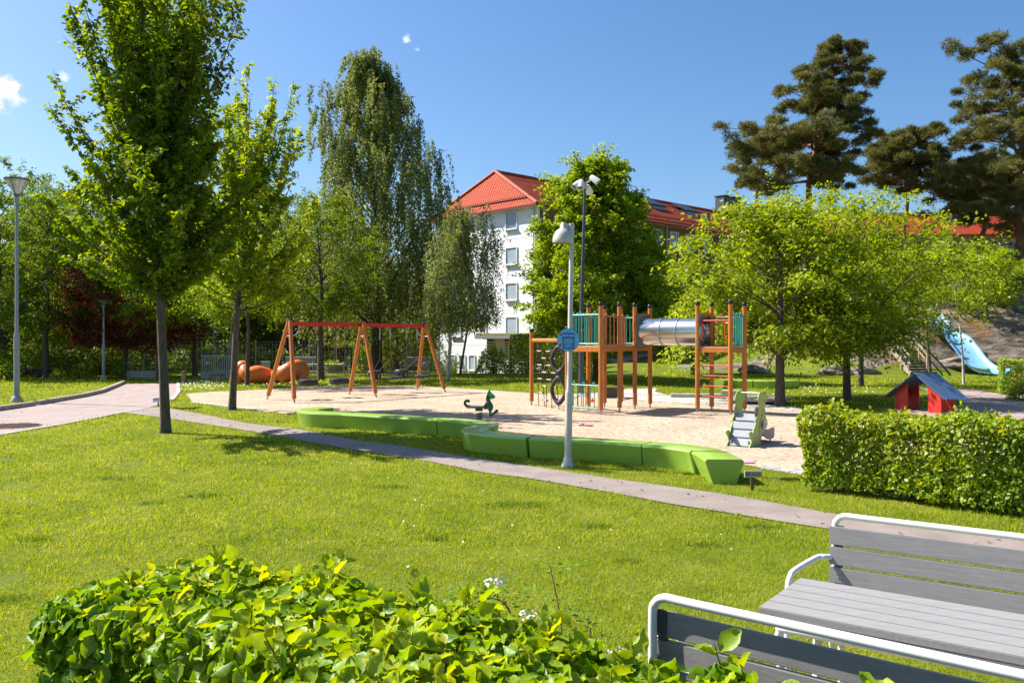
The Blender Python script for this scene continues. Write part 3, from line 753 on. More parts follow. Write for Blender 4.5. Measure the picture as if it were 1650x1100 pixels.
def hedge(name, label, corner, U, Wv, L, Wd, H, mat, seed, n, leaf=(.06, .042), tpl=HEXT, uv=False, tilt=.35, topn=1.0, zlow=.05, lump=.05, twigs=200, cat='hedge', group=None, dirout=1.0, nout=.75, depth=.055, endfall=0.0, sprigs=0):
    """clipped hedge: leaves on and just under an uneven box surface, twigs inside"""
    r = np.random.default_rng(seed); corner = V(corner); U = V(U).normalized(); Wv = V(Wv).normalized()
    root = thing(name, label, cat, corner + U * (L / 2) + Wv * (Wd / 2), group=group)
    u, v = A_(U), A_(Wv); z = A_([0, 0, 1.0]); o = A_(corner)
    areas = A_([L * Wd * topn, L * H, L * H, Wd * H, Wd * H]); cnt = (areas / areas.sum() * n).astype(int)
    P, Nn = [], []
    for i, c in enumerate(cnt):
        a, b = r.random(c), r.random(c); dep = np.abs(r.normal(0, depth, c))
        if i == 0: p = a[:, None] * L * u + b[:, None] * Wd * v + z * H; nn = z
        elif i == 1: p = a[:, None] * L * u + (zlow + b[:, None] * (H - zlow)) * z; nn = -v
        elif i == 2: p = a[:, None] * L * u + Wd * v + (zlow + b[:, None] * (H - zlow)) * z; nn = v
        elif i == 3: p = a[:, None] * Wd * v + (zlow + b[:, None] * (H - zlow)) * z; nn = -u
        else: p = L * u + a[:, None] * Wd * v + (zlow + b[:, None] * (H - zlow)) * z; nn = u
        P.append(p - nn * dep[:, None]); Nn.append(np.broadcast_to(nn, p.shape))
    P, Nn = np.concatenate(P), np.concatenate(Nn)
    # round the arrises, then push the skin in and out by smooth noise
    ctr = u * L / 2 + v * Wd / 2 + z * (H * .5); q = P - ctr; half = A_([L / 2, Wd / 2, H / 2])
    loc = np.stack([q @ u, q @ v, q[:, 2]], 1); rd = .16
    inner = np.clip(loc, -(half - rd), half - rd); dlt = loc - inner; ln = np.linalg.norm(dlt, axis=1, keepdims=True)
    k = np.where(ln > rd, rd / np.maximum(ln, 1e-6), 1); loc = inner + dlt * k
    nl = np.where(ln > 1e-4, dlt / np.maximum(ln, 1e-6), np.stack([Nn @ u, Nn @ v, Nn[:, 2]], 1))
    wp = loc * 1.0
    bmp = lump * (np.sin(wp[:, 0] * 3.1 + seed) + np.sin(wp[:, 0] * 7.3 + wp[:, 2] * 5) * .6 + np.sin(wp[:, 1] * 6.1 + wp[:, 2] * 4.3 + 2) * .6 + np.sin(wp[:, 0] * 15 + wp[:, 1] * 13) * .4)
    loc = loc + nl * (bmp[:, None] + r.normal(0, .012, (len(loc), 1)))
    loc[:, 2] -= endfall * H * np.clip(1 - (loc[:, 0] + L / 2) / .5, 0, 1) ** 1.4 * (loc[:, 2] / H + .5)
    loc[:, 2] = np.maximum(loc[:, 2], -H / 2 + zlow * .5)
    W = o + ctr + loc[:, :1] * u + loc[:, 1:2] * v + loc[:, 2:3] * z
    nw = nl[:, :1] * u + nl[:, 1:2] * v + nl[:, 2:3] * z
    m = len(W); rr = r.normal(0, 1, (m, 3)); D = np.cross(nw, rr); D = unit(D) + nw * r.uniform(.0, .55, (m, 1)) * dirout - z * .25
    N = nw * nout + z * .6 + r.normal(0, tilt, (m, 3))
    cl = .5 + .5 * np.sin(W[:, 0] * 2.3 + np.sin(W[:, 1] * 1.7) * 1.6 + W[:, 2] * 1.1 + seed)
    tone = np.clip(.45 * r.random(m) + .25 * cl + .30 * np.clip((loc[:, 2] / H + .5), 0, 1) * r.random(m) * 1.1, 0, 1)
    mb = MB()
    if sprigs:                                   # new shoots that stand clear of the clipped skin
        top = np.where((nl[:, 2] > .35) | ((nl[:, 2] > -.2) & (r.random(m) < .3)))[0]; ii = r.choice(top, sprigs, replace=False)
        sd_ = unit(nw[ii] * .8 + z * .9 + r.normal(0, .35, (sprigs, 3))); sl_ = r.uniform(.03, .115, sprigs)
        p5, d5, n5, t5 = sprays(W[ii] - sd_ * .03, sd_, sl_ + .03, 6, r, .0, -.15, .8, .6, .35, .006)
        W, D, N, tone = np.concatenate([W, p5]), np.concatenate([D, d5]), np.concatenate([N, n5]), np.concatenate([tone, np.clip(.45 + .55 * t5, 0, 1)]); m = len(W)
        for a_, d_, l_ in zip(W[ii], sd_, sl_): mb.tube([V(a_) - V(d_) * .12, V(a_), V(a_) + V(d_) * float(l_)], [.004, .003, .0015], 4)
    lf = leaf[0] * r.uniform(.5, 1.28, m)
    leaf_mesh('foliage', W, D, N, lf, lf * leaf[1] / leaf[0], mat, root, tone, tpl, uv, r)
    for i in range(twigs):
        a = corner + U * (r.uniform(.06, 1 - .06) * L if not endfall else r.uniform(.16, .96) * L) + Wv * (r.uniform(.25, .75) * Wd); a.z = corner.z - .03
        b = a + U * r.normal(0, .16) + Wv * r.normal(0, .16) + V((0, 0, H * r.uniform(.7, .97))); c = (a + b) / 2 + V(r.normal(0, .06, 3))
        b = b - V((0, 0, .03)); mb.tube([a, c, b], [.011, .008, .003], 4)
    mb.build('twigs', MT['twig'], root)['kind'] = 'stuff'
    return root


def bush(name, label, base, rx, rz, mat, seed, n=2600, leaf=(.07, .045), cat='bush', group=None, ry=None, stems=14, tpl=QUAD):
    r = np.random.default_rng(seed); base = A_(base, float) if False else np.array(base, float); ry = ry or rx
    d = unit(r.normal(0, 1, (n, 3))); d[:, 2] = np.abs(d[:, 2]) * 1.0 - .12
    ph = r.random(4) * 6; az = np.arctan2(d[:, 1], d[:, 0]); lump = 1 + .12 * np.sin(3 * az + ph[0] + 4 * d[:, 2]) + .1 * np.sin(5 * az + ph[1] - 5 * d[:, 2])
    s = (1 - np.abs(r.normal(0, .16, n))) * lump
    P = base + d * s[:, None] * A_([rx, ry, rz]) + A_([0, 0, .12 * rz]); D = d * .6 + r.normal(0, .6, (n, 3)); N = d * .5 + A_([0, 0, .7]) + r.normal(0, .4, (n, 3))
    root = thing(name, label, cat, base, group=group); lf = leaf[0] * r.uniform(.6, 1.2, n)
    leaf_mesh('foliage', P, D, N, lf, lf * leaf[1] / leaf[0], mat, root, np.clip(.6 * r.random(n) + .4 * (lump - .75) * 2, 0, 1), tpl, False, r)
    mb = MB()
    for i in range(stems):
        w = r.random() * 6.28; e = V(base) + V((math.cos(w) * rx * .7, math.sin(w) * ry * .7, rz * r.uniform(.5, .95)))
        mb.tube([V(base) + V((math.cos(w) * .06, math.sin(w) * .06, -.05)), V(base) * .5 + e * .5 + V((0, 0, .08)), e], [.018, .012, .005], 5)
    mb.build('stems', MT['twig'], root)
    return root


LM = {}
LM['hornbeam'] = leaf_mat('dark_green_leaf', [(.042, .098, .006), (.095, .175, .008), (.195, .28, .013), (.37, .38, .03)], .52)
LM['birch'] = leaf_mat('birch_leaf', [(.105, .142, .028), (.17, .21, .044), (.28, .305, .08)], .45, .03)
LM['maple'] = leaf_mat('maple_leaf', [(.14, .22, .007), (.22, .315, .011), (.33, .40, .02)], .55)
LM['beech'] = leaf_mat('fresh_green_leaf', [(.15, .225, .008), (.24, .32, .012), (.36, .41, .024)], .5, .025)
LM['wood'] = leaf_mat('wood_edge_leaf', [(.06, .115, .007), (.12, .19, .010), (.21, .27, .018)], .48)
LM['copper'] = leaf_mat('copper_beech_leaf', [(.08, .02, .012), (.15, .036, .018), (.33, .10, .03)], .45, .03)
LM['pine'] = leaf_mat('pine_needle', [(.060, .080, .016), (.140, .142, .034), (.30, .26, .088)], .28, .02)
LM['darkbush'] = leaf_mat('dark_evergreen', [(.028, .045, .01), (.06, .075, .016), (.11, .115, .034)], .3)
LM['hedge'] = leaf_mat('hedge_leaf', [(.11, .20, .006), (.19, .29, .008), (.30, .37, .013), (.50, .44, .05)], .45, .03)
LM['nearhedge'] = leaf_mat('big_hedge_leaf', [(.05, .14, .007), (.105, .225, .009), (.18, .31, .012), (.30, .39, .016), (.46, .45, .03)], .46, .018, veins=True, grough=.42)
LM['grass'] = leaf_mat('grass_blade', [(.085, .15, .004), (.20, .28, .007), (.35, .40, .016), (.55, .50, .14)], .45, .012)
LM['weed'] = leaf_mat('young_shoot_leaf', [(.10, .2, .02), (.2, .3, .03)], .4)
# ------------------------------------------------------------------ trees, hedges, bushes, lawn
def gp(px, py):
    p = G(px, py); return (p.x, p.y, float(gz(p.x, p.y)))
def pp(px, Yd, dz=0.0):
    x = (px - CX) * Yd / F; return (x, Yd, float(gz(x, Yd)) + dz)


upright('street_tree', 'tall dark green tree with steep leafy shoots, on the lawn before the road', gp(267, 697), 10.8, .102, 2.7, 2.3, LM['hornbeam'], 3, 106, (.13, .078), 1.0, group='young trees along the playground', toff=(-.35, 0))
upright('street_tree', 'slender yellow green tree at the near edge of the sand by the swings', gp(374, 660), 9.2, .10, 2.7, 2.1, leaf_mat('light_hornbeam_leaf', [(.095, .18, .007), (.18, .28, .012), (.29, .37, .02), (.42, .42, .045)], .52), 8, 62, (.13, .076), .95, group='young trees along the playground', toff=(.55, 0))
broad('lawn_tree', 'tree with a thin trunk beside the orange play sculpture', gp(398, 621), 6.8, .10, 2.5, 2.1, LM['hornbeam'], 21, n_prim=26, n_sec=6, n_leaf=16, leaf=(.11, .065), group='young trees along the playground')
broad('lawn_tree', 'tree with a dark trunk behind the tyre swings', gp(517, 613), 8.6, .17, 2.5, 2.5, LM['wood'], 22, n_prim=34, n_sec=7, n_leaf=16, leaf=(.11, .07), group='young trees along the playground')
broad('lawn_tree', 'tree behind the wooden bollard next to the railing', gp(314, 606), 7.4, .14, 2.6, 2.1, LM['maple'], 23, n_prim=26, n_sec=6, n_leaf=16, leaf=(.11, .07), group='young trees along the playground')
broad('lawn_tree', 'thin pale tree behind the big street tree trunk', pp(254, 41), 6.0, .08, 2.4, 1.5, LM['hornbeam'], 24, n_prim=20, n_sec=5, n_leaf=14, leaf=(.11, .07), group='young trees along the playground')


def bprof(u):
    return float(np.interp(u, [0, .12, .3, .5, .7, .84, .93, 1], [4.0, 5.3, 5.7, 5.1, 4.1, 3.1, 1.7, .3]))
weeping('birch', 'huge weeping birch behind the swings', pp(607, 49), 18.6, .34, 3.0, bprof, LM['birch'], 31, 96, 20, 62, (.145, .10), lowest=1.6, bark=MT['bark_dark'],
        asym=lambda az, u: 1 + (.34 * math.cos(az - .2) if .52 < u < .74 else 0) - (.15 * math.cos(az) if u > .75 else 0) - (.06 * math.cos(az) if u < .45 else 0))
def sprof(u): return float(np.interp(u, [0, .15, .35, .6, .8, 1], [1.6, 2.3, 2.5, 2.0, 1.2, .2]))
weeping('birch', 'small weeping birch with a white trunk in front of the white house', gp(722, 612), 8.3, .10, 2.8, lambda u: .8 * sprof(u), LM['birch'], 32, 34, 14, 46, (.115, .08), lowest=2.3, lean=(.1, 0))
weeping('birch', 'thin young birch closest to the white louvred annex', pp(741, 47), 8.1, .07, 3.0, lambda u: .62 * sprof(u), LM['birch'], 33, 22, 8, 30, (.11, .075), lowest=2.8, lean=(1.3, 0), bark=MT['bark'])

broad('maple', 'dense bright green maple between the white house and the tube slide', pp(962, 40), 10.1, .2, 1.1, 2.85, LM['maple'], 41, low=.0, n_prim=92, n_sec=9, n_spr=5, n_leaf=20, leaf=(.14, .11), shape='cone', zmid=.36, rag=.2, hang=.5, spr=.75)
broad('lawn_tree', 'dark tree in front of the brown house, just past the tunnel', pp(1118, 47), 5.8, .17, 2.3, 2.6, LM['wood'], 42, n_prim=36, n_sec=7, n_leaf=17, leaf=(.14, .09), cxy=(-.5, 0))
broad('cherry_tree', 'spreading fresh green tree with its trunk right behind the dinosaur slide', gp(1257, 655), 6.2, .15, 1.25, 2.7, LM['beech'], 43, shape='cone', n_prim=48, n_sec=8, n_spr=5, n_leaf=17, leaf=(.135, .068), spr=.95, hang=.42, droop=.34, zmid=.36, rag=.6, flat=.34, low=.3, fill=1.0, lean=(.1, 0), ry=2.4, cxy=(.35, 1.7), bark=MT['bark'], group='spreading trees by the playhouse')
broad('cherry_tree', 'spreading fresh green tree with its trunk standing left of the playhouse', gp(1365, 645), 6.3, .13, 1.25, 3.5, LM['beech'], 44, n_prim=46, n_sec=8, n_spr=5, n_leaf=17, leaf=(.135, .068), spr=1.0, hang=.42, droop=.34, zmid=.34, rag=.62, flat=.3, fill=.95, low=.45, cxy=(-.3, .4), bark=MT['bark'], group='spreading trees by the playhouse')
broad('cherry_tree', 'spreading tree with a slim trunk in front of the wooden stairs', pp(1387, 36), 6.0, .12, 2.6, 2.8, LM['beech'], 45, low=.55, flat=.2, fill=1.0, n_prim=24, n_sec=8, n_leaf=16, leaf=(.12, .06), spr=.8, hang=.4, zmid=.35, rag=.34, group='spreading trees by the playhouse')
broad('cherry_tree', 'small spreading tree at the foot of the wooden stairs', pp(1500, 40), 6.0, .09, 3.9, 2.1, LM['beech'], 46, low=.5, fill=.9, flat=.2, n_prim=17, n_sec=7, n_leaf=15, leaf=(.12, .06), spr=.8, hang=.4, zmid=.3, rag=.36, lean=(-.5, 0), group='spreading trees by the playhouse')
broad('cherry_tree', 'thin airy tree in front of the blue slide', pp(1553, 37), 5.2, .06, 3.8, 1.25, LM['beech'], 47, fill=.9, n_prim=12, n_sec=5, n_leaf=12, leaf=(.12, .06), spr=.8, hang=.4, zmid=.35, rag=.36, bark=MT['birch_bark'], group='spreading trees by the playhouse')


def spec_big(u, az): return float(np.interp(u, [0, .15, .35, .6, .8, 1], [4.0, 4.6, 4.2, 3.1, 2.3, .7])) * (1 + .22 * math.cos(az - 2.6) * (u < .5) + .3 * math.cos(az) * (u > .65))
pine('pine', 'tall leaning pine with an orange trunk, highest over the fresh green trees', pp(1300, 62), AT(1350, 70, 62), .31, 8.0, spec_big, LM['pine'], 51, 50, 66, 8, .34, .042, bend=(-.7, 0))
pine('pine', 'small thin pine at the edge of the group nearest the chimney', pp(1221, 70), AT(1222, 216, 70), .2, 9.0, lambda u, az: 2.3 * (1 - .75 * u) + .4, LM['pine'], 52, 18, 40, 7, .36, .045, pad=.85)
pine('pine', 'middle sized round topped pine between the two tallest pines', pp(1457, 68), AT(1462, 222, 68), .22, 7.2, lambda u, az: float(np.interp(u, [0, .3, .7, 1], [3.3, 3.5, 2.6, .8])), LM['pine'], 53, 32, 60, 8, .36, .045)
pine('pine', 'tall dense pine standing by the stone pillar on the hill', pp(1640, 59), AT(1622, 80, 59), .36, 4.6, lambda u, az: float(np.interp(u, [0, .2, .5, .85, 1], [4.6, 4.4, 4.2, 3.6, 1.4])), LM['pine'], 54, 40, 60, 8, .36, .042, bend=(.5, 0))
pine('pine', 'lower pine with yellowish branches behind the tall dense pine', pp(1583, 66), AT(1586, 262, 66), .26, 5.5, lambda u, az: float(np.interp(u, [0, .4, 1], [4.2, 3.4, .8])), LM['pine'], 55, 24, 48, 8, .36, .045)

# the trees on the left and the belt behind the court
broad('broadleaf_tree', 'leafy tree with a dark trunk behind the low wall on the left', pp(75, 43), 8.9, .17, 2.0, 3.4, LM['wood'], 61, n_prim=46, n_sec=8, n_spr=4, n_leaf=17, leaf=(.13, .08), group='trees beyond the road')
broad('broadleaf_tree', 'big leafy tree directly behind the tall street lamp', pp(6, 47), 10.4, .25, 1.6, 4.4, LM['wood'], 62, n_prim=48, n_sec=8, n_leaf=17, leaf=(.14, .09), group='trees beyond the road')
broad('copper_beech', 'dark red copper beech behind the short park lamp', pp(200, 44), 6.2, .16, 1.3, 2.9, LM['copper'], 63, n_prim=44, n_sec=8, n_leaf=17, leaf=(.12, .08), hang=.5)
t0 = broad('broadleaf_tree', 'tree of the belt just left of the copper beech', pp(135, 55), 11.5, .25, .9, 4.8, LM['wood'], 64, n_prim=46, n_sec=8, n_leaf=17, leaf=(.17, .11), group='trees beyond the road')
t1 = broad('broadleaf_tree', 'tree of the belt behind the copper beech', pp(235, 58), 9.2, .22, .5, 4.4, LM['wood'], 65, n_prim=44, n_sec=8, n_leaf=17, leaf=(.17, .11), group='trees beyond the road')
for i, (px, yd, sc, src, lb) in enumerate((
        (325, 66, 1.05, t0, 'tree of the belt behind the steel mesh fence, left of the railing'), (405, 70, .95, t1, 'tree of the belt behind the orange play sculpture'), (470, 68, 1.12, t0, 'tree of the belt behind the left swing bay'),
        (560, 72, .85, t1, 'tree of the belt behind the planter bowl'), (640, 59, .62, t0, 'tree of the belt behind the right swing bay'), (-60, 60, 1.0, t0, 'tree of the belt at the outer end, left of the tall lamp'), (60, 66, .9, t1, 'tree of the belt behind the tall lamp and low wall'),
        (270, 84, 1.25, t1, 'tree of the far belt row behind the stone block'), (365, 88, 1.2, t0, 'tree of the far belt row behind the court fence'), (440, 86, 1.2, t1, 'tree of the far belt row behind the left swing leg'), (515, 90, 1.3, t1, 'tree of the far belt row between the left tyre swing and the birch'),
        (600, 92, 1.2, t1, 'tree of the far belt row directly behind the huge birch'), (668, 80, .8, t1, 'tree of the far belt row next to the white house'), (100, 82, 1.3, t1, 'tree of the far belt row behind the dark trunk on the left'), (185, 84, 1.3, t1, 'tree of the far belt row behind the copper beech'), (0, 82, 1.3, t1, 'tree of the far belt row behind the tall lamp'))):
    dup(src, pp(px, yd), i * 1.3 + .5, lb, sc)
s0 = bush('understory_shrub', 'dark shrub under the trees behind the tall lamp', pp(-10, 44), 2.6, 1.5, LM['wood'], 71, 4200, (.13, .09), group='shrubs beneath the trees beyond the road')
for i, (px, yd, sc, lb) in enumerate(((60, 46.5, .9, 'dark shrub behind the low dark wall'), (120, 47.5, 1.0, 'dark shrub between the low wall and the copper beech'), (165, 48, .9, 'dark shrub directly behind the short park lamp'), (222, 49, 1.0, 'dark shrub behind the ladder shaped fence end'),
                                      (300, 62, 1.25, 'dark shrub seen through the fence near the bollard'), (365, 63, 1.2, 'dark shrub seen through the fence behind the railing'), (430, 62, 1.1, 'dark shrub seen through the fence over the orange sculpture'), (500, 64, 1.2, 'dark shrub behind the leftmost park bench'),
                                      (575, 65, 1.1, 'dark shrub behind the middle park bench'), (660, 66, 1.5, 'dark shrub behind the slanting park bench'))):
    dup(s0, pp(px, yd), i * 1.1, lb, sc)
s1 = bush('sapling_shrub', 'light green shrub behind the tall lamp post', pp(14, 40.5), .7, 1.0, LM['maple'], 72, 420, (.13, .07), group='light shrubs at the lawn edge')
for px, yd, sc, lb in ((93, 40.5, .55, 'smallest light green shrub, before the dark tree trunk'), (130, 41.5, .75, 'light green shrub left of the short park lamp'), (193, 43, .8, 'light green shrub right of the short park lamp')):
    dup(s1, pp(px, yd), px, lb, sc)
bush('round_bush', 'round bright green bush in front of the louvred annex', pp(794, 50), 1.0, 1.45, LM['maple'], 73, 2600, (.13, .08))
bush('round_bush', 'yellow green bush behind the fence by the planter bowl', pp(590, 50), 1.1, 1.7, LM['maple'], 74, 1500, (.13, .08))
for i, (px, yd, rx, rz, lb) in enumerate(((1545, 58, 3.0, 3.6, 'dark evergreen bush on the hill below the yellowish pine'), (1600, 57, 2.6, 4.2, 'dark evergreen bush on the hill beside the tall dense pine'), (1440, 60, 3.2, 3.6, 'dark evergreen bush on the hill above the wooden stairs'), (1350, 60, 3.4, 2.2, 'dark evergreen bush on the hill left of the stairs'))):
    bush('evergreen_bush', lb, pp(px, yd), rx, rz, LM['darkbush'], 80 + i, 5200, (.17, .10), group='dark bushes on the hill')
broad('lawn_tree', 'mid green young tree among the dark bushes near the stone pillar', pp(1590, 52), 4.2, .09, 1.0, 2.3, LM['maple'], 86, n_prim=24, n_sec=6, n_leaf=14, leaf=(.14, .08))

# hedges
hu = V((.82, -.572, 0)).normalized(); hv = V((-hu.y * -1, 0, 0))
nh_v = V((-.572, -.82, 0)).normalized()
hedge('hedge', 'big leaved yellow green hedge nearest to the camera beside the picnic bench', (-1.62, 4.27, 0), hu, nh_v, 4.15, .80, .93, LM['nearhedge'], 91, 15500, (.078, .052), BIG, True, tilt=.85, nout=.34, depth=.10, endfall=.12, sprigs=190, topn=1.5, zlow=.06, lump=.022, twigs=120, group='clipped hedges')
h2 = V((.715, -.699, 0)).normalized(); h2v = V((.699, .715, 0))
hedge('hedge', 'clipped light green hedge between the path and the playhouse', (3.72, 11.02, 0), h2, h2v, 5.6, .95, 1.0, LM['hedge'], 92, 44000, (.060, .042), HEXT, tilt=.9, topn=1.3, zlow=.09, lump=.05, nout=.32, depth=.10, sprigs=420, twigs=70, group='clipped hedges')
b3 = pp(853, 48)
hedge('hedge', 'tall boxy hedge beside the louvred annex, behind the climbing net', b3, (.78, .62, 0), (-.62, .78, 0), 5.6, 1.8, 2.25, LM['hedge'], 93, 15000, (.12, .08), QUAD, tilt=.5, zlow=.02, lump=.03, twigs=60, group='clipped hedges')
hedge('hedge', 'clipped hedge beside the bottom of the blue slide', (17.25, 30.2, 0), (.87, -.49, 0), (.49, .87, 0), 6.0, 1.5, 1.25, LM['hedge'], 94, 9000, (.10, .07), QUAD, tilt=.5, zlow=.03, lump=.03, twigs=60, group='clipped hedges')
bush('round_bush', 'low round dark green bush in front of the hedge by the blue slide', (16.75, 27.4, 0), .75, .62, LM['wood'], 95, 4200, (.06, .04))

# young shoots with white flower clusters that stick up behind the near hedge
shm = M('reddish_stem', (.28, .10, .05), None, 20, .7)
flm = M('cream_blossom', (.85, .84, .74), (.72, .7, .56), 60, .8)
def shoot(label, p, pts, flowers, seed):
    r = np.random.default_rng(seed); root = thing('flowering_shoot', label, 'plant', p, group='rowan shoots behind the near hedge')
    mb = MB(); P = [V(p) + V(q) for q in pts]; mb.tube(catmull(P, 5), list(np.linspace(.0045, .0022, (len(P) - 1) * 5 + 1)), 5); mb.build('stem', shm, root, smooth=True)
    C = catmull(P, 5); b, d, n = [], [], []
    for c in C[4:]:
        for k in range(2):
            w = r.random() * 6.28; ax = V((math.cos(w), math.sin(w), .35)).normalized()
            for j in range(9):
                q = c + ax * (.018 * j); sd = ax.cross(V((0, 0, 1))).normalized() * (1 if j % 2 else -1)
                b.append(q[:]); d.append((sd * .8 + ax * .4)[:]); n.append((r.normal(0, .3), r.normal(0, .3), 1))
    leaf_mesh('foliage', A_(b), A_(d), A_(n), .034, .013, LM['weed'], root)
    for f in flowers:
        c = V(p) + V(f); m = 46; v = unit(r.normal(0, 1, (m, 3))); v[:, 2] = np.abs(v[:, 2]) * .55
        leaf_mesh('blossom', A_(c[:]) + v * .036 * A_([1.25, 1.25, 1]), unit(r.normal(0, 1, (m, 3))), v + A_([0, 0, .4]), .013, .013, flm, root)
shoot('flowering shoot with two cream blossom heads, leftmost behind the near hedge', (.0, 3.35, .12), [(0, 0, 0), (.02, .02, .4), (.0, .05, .72), (-.08, .05, .80), (-.22, .04, .76), (-.36, .03, .79)], [(-.06, .05, .86), (.07, -.06, .76)], 1)
shoot('tall reddish flowering shoot rising highest behind the near hedge', (.16, 3.1, .22), [(0, 0, 0), (.02, .01, .4), (.02, .0, .68), (-.02, .02, .9)], [(.06, .02, .58)], 2)
shoot('bare reddish shoot nearest the metal bench corner', (.30, 3.05, .3), [(0, 0, 0), (.0, .02, .3), (-.02, .0, .62)], [(.04, .04, .46)], 3)
shoot('low flowering shoot leaning against the metal bench frame', (.43, 3.0, .2), [(0, 0, 0), (.02, .02, .3), (.04, .0, .55)], [(-.05, 0, .64), (.12, .02, .54)], 4)

# lawn blades: dense near the camera, sparser and larger far off
def blades():
    r = np.random.default_rng(99); out = []
    for y0, y1, dens, h, w in ((3.0, 5.0, 6000, .042, .0046), (5.0, 8.0, 3900, .044, .006), (8, 13, 1800, .048, .009), (13, 20, 640, .056, .014), (20, 34, 190, .07, .024), (34, 48, 60, .085, .05)):
        n = int((y1 - y0) * (1.5 * (y0 + y1) / 2) * dens)
        y = r.uniform(y0, y1, n); x = (r.random(n) - .5) * 1.5 * y
        xj, yj = x + r.normal(0, .03, n), y + r.normal(0, .04, n)
        keep = ~(inside(SAND, xj, yj) | inside(PATH, xj, yj) | inside(ROAD, x, y) | inside(PAVE, x, y) | inside(PATIO, xj, yj) | inside(RSIDE, x, y))
        keep &= ~((y > 46) & (x > 16)); keep &= ~((y > 49) & (x < -2) & (x > -18))
        q = np.stack([x, y], 1) - A_([-1.72, 4.34]); a = q @ A_(hu[:2]); b = q @ A_(nh_v[:2]); keep &= ~((a > .0) & (a < 4.6) & (b > .0) & (b < .86))
        q = np.stack([x, y], 1) - A_([3.72, 11.02]); a = q @ A_(h2[:2]); b = q @ A_(h2v[:2]); keep &= ~((a > .1) & (a < 5.5) & (b > .12) & (b < .85))
        pn = .5 + .25 * (np.sin(x * 1.7 + np.sin(y * .9) * 2) + np.sin(y * 2.1 + np.sin(x * 1.3) * 1.7)); pf = .5 + .5 * np.sin(x * 5.1 + np.sin(y * 4.3) * 1.5) * np.sin(y * 4.7 + x)
        bare = np.zeros(n)
        for cx, cy, rr in BARE: bare = np.maximum(bare, 1 - np.clip(np.hypot(x - cx, (y - cy)) / rr, 0, 1))
        keep &= r.random(n) > bare * 1.7
        x, y, pn, pf = x[keep], y[keep], pn[keep], pf[keep]; m = len(x)
        cs = .075 * max(1, y1 / 8.0); xr, yr = x * .8 + y * .6 + .03 * np.sin(y * 41) , y * .8 - x * .6 + .03 * np.sin(x * 37); hs_ = np.modf(np.abs(np.sin(np.floor(xr / cs) * 12.9898 + np.floor(yr / cs / 1.3) * 78.233) * 43758.5453))[0]
        hs2 = np.modf(np.abs(np.sin(np.floor(xr / cs / 3.1 + .37) * 39.346 + np.floor(yr / cs / 3.7 + .61) * 11.135) * 24634.63))[0]
        hh = h * r.uniform(.5, 1.15, m) * (.62 + .35 * pf + .35 * hs_)
        tf = np.zeros(m)
        for cx, cy, rr in TUFT: tf = np.maximum(tf, 1 - np.clip(np.hypot((x - cx) / 1.7, y - cy) / rr + .25 * np.sin(x * 31) * np.sin(y * 27), 0, 1))
        hh = hh * (1 + .5 * tf)
        ln = r.normal(0, .5, (m, 3)); D = ln * A_([1, 1, 0]) + A_([0, 0, 1.0])
        tone = np.clip(.44 * r.random(m) + .20 * pn + .14 * (1 - pf) + .26 * hs_ + .14 * hs2 - .08 + (r.random(m) > .975) * .4 - .55 * np.minimum(1, tf * 2), 0, 1)
        out.append((np.stack([x, y, gz(x, y) - .004], 1), D, hh, np.full(m, w) * r.uniform(.7, 1.3, m), tone))
    P, D, H, W, T = (np.concatenate([o[i] for o in out]) for i in range(5))
    az = r.random(len(P)) * 6.28; N = A_([np.cos(az), np.sin(az), np.zeros(len(P))]).T
    tpl = (A_([(0, -.5, 0), (0, .5, 0), (1, 0, .28)]), A_([(0, 1, 2)]))
    o = leaf_mesh('grass', P, D, N, H, W, LM['grass'], None, T, tpl); tag(o, 'short sunlit lawn grass', None, kind='stuff'); del o['label']
    return len(P)


BARE = [(p.x, p.y, s) for p, s in ((G(148, 838), .16), (G(205, 748), .35), (G(30, 782), .3), (G(10, 935), .22), (G(550, 828), .12), (G(267, 698), .5), (G(374, 661), .4))]
BARE += [(p.x, p.y, s) for p, s in ((G(0, 742), .3), (G(480, 745), .2))]
TUFT = [(G(a, b).x, G(a, b).y, s) for a, b, s in ((632, 786, .20), (830, 815, .30), (1228, 850, .15), (190, 771, .24), (10, 968, .16), (420, 715, .25), (240, 812, .14), (545, 905, .09), (700, 870, .12), (1010, 905, .10), (1140, 880, .12), (330, 800, .2), (960, 850, .14), (60, 870, .12))]
blades()
# daisies in the grass beyond the road corner
def daisies():
    r = np.random.default_rng(5); P = []
    for cx, cy, sx, sy, n in ((314, 621, 26, 5, 260), (420, 618, 60, 3, 260), (1300, 628, 60, 9, 130), (1400, 640, 60, 8, 80), (120, 668, 0, 0, 0), (400, 800, 330, 70, 24), (1000, 850, 220, 40, 14), (780, 600, 60, 6, 60)):
        for i in range(n):
            p = G(r.normal(cx, sx), max(596, r.normal(cy, sy))); 
            if not (inside(SAND, A_([p.x]), A_([p.y]))[0] or inside(PATH, A_([p.x]), A_([p.y]))[0] or inside(ROAD, A_([p.x]), A_([p.y]))[0] or inside(PAVE, A_([p.x]), A_([p.y]))[0]): P.append((p.x, p.y, float(gz(p.x, p.y)) + r.uniform(.05, .075)))
    P = A_(P); n = len(P); s = np.where(P[:, 1] > 20, .055, .022) * r.uniform(.7, 1.2, n)
    o = leaf_mesh('daisies', P, unit(r.normal(0, 1, (n, 3)) * A_([1, 1, .1])), r.normal(0, .3, (n, 3)) + A_([0, -.5, .8]), s, s, flm); o['kind'] = 'stuff'
daisies()
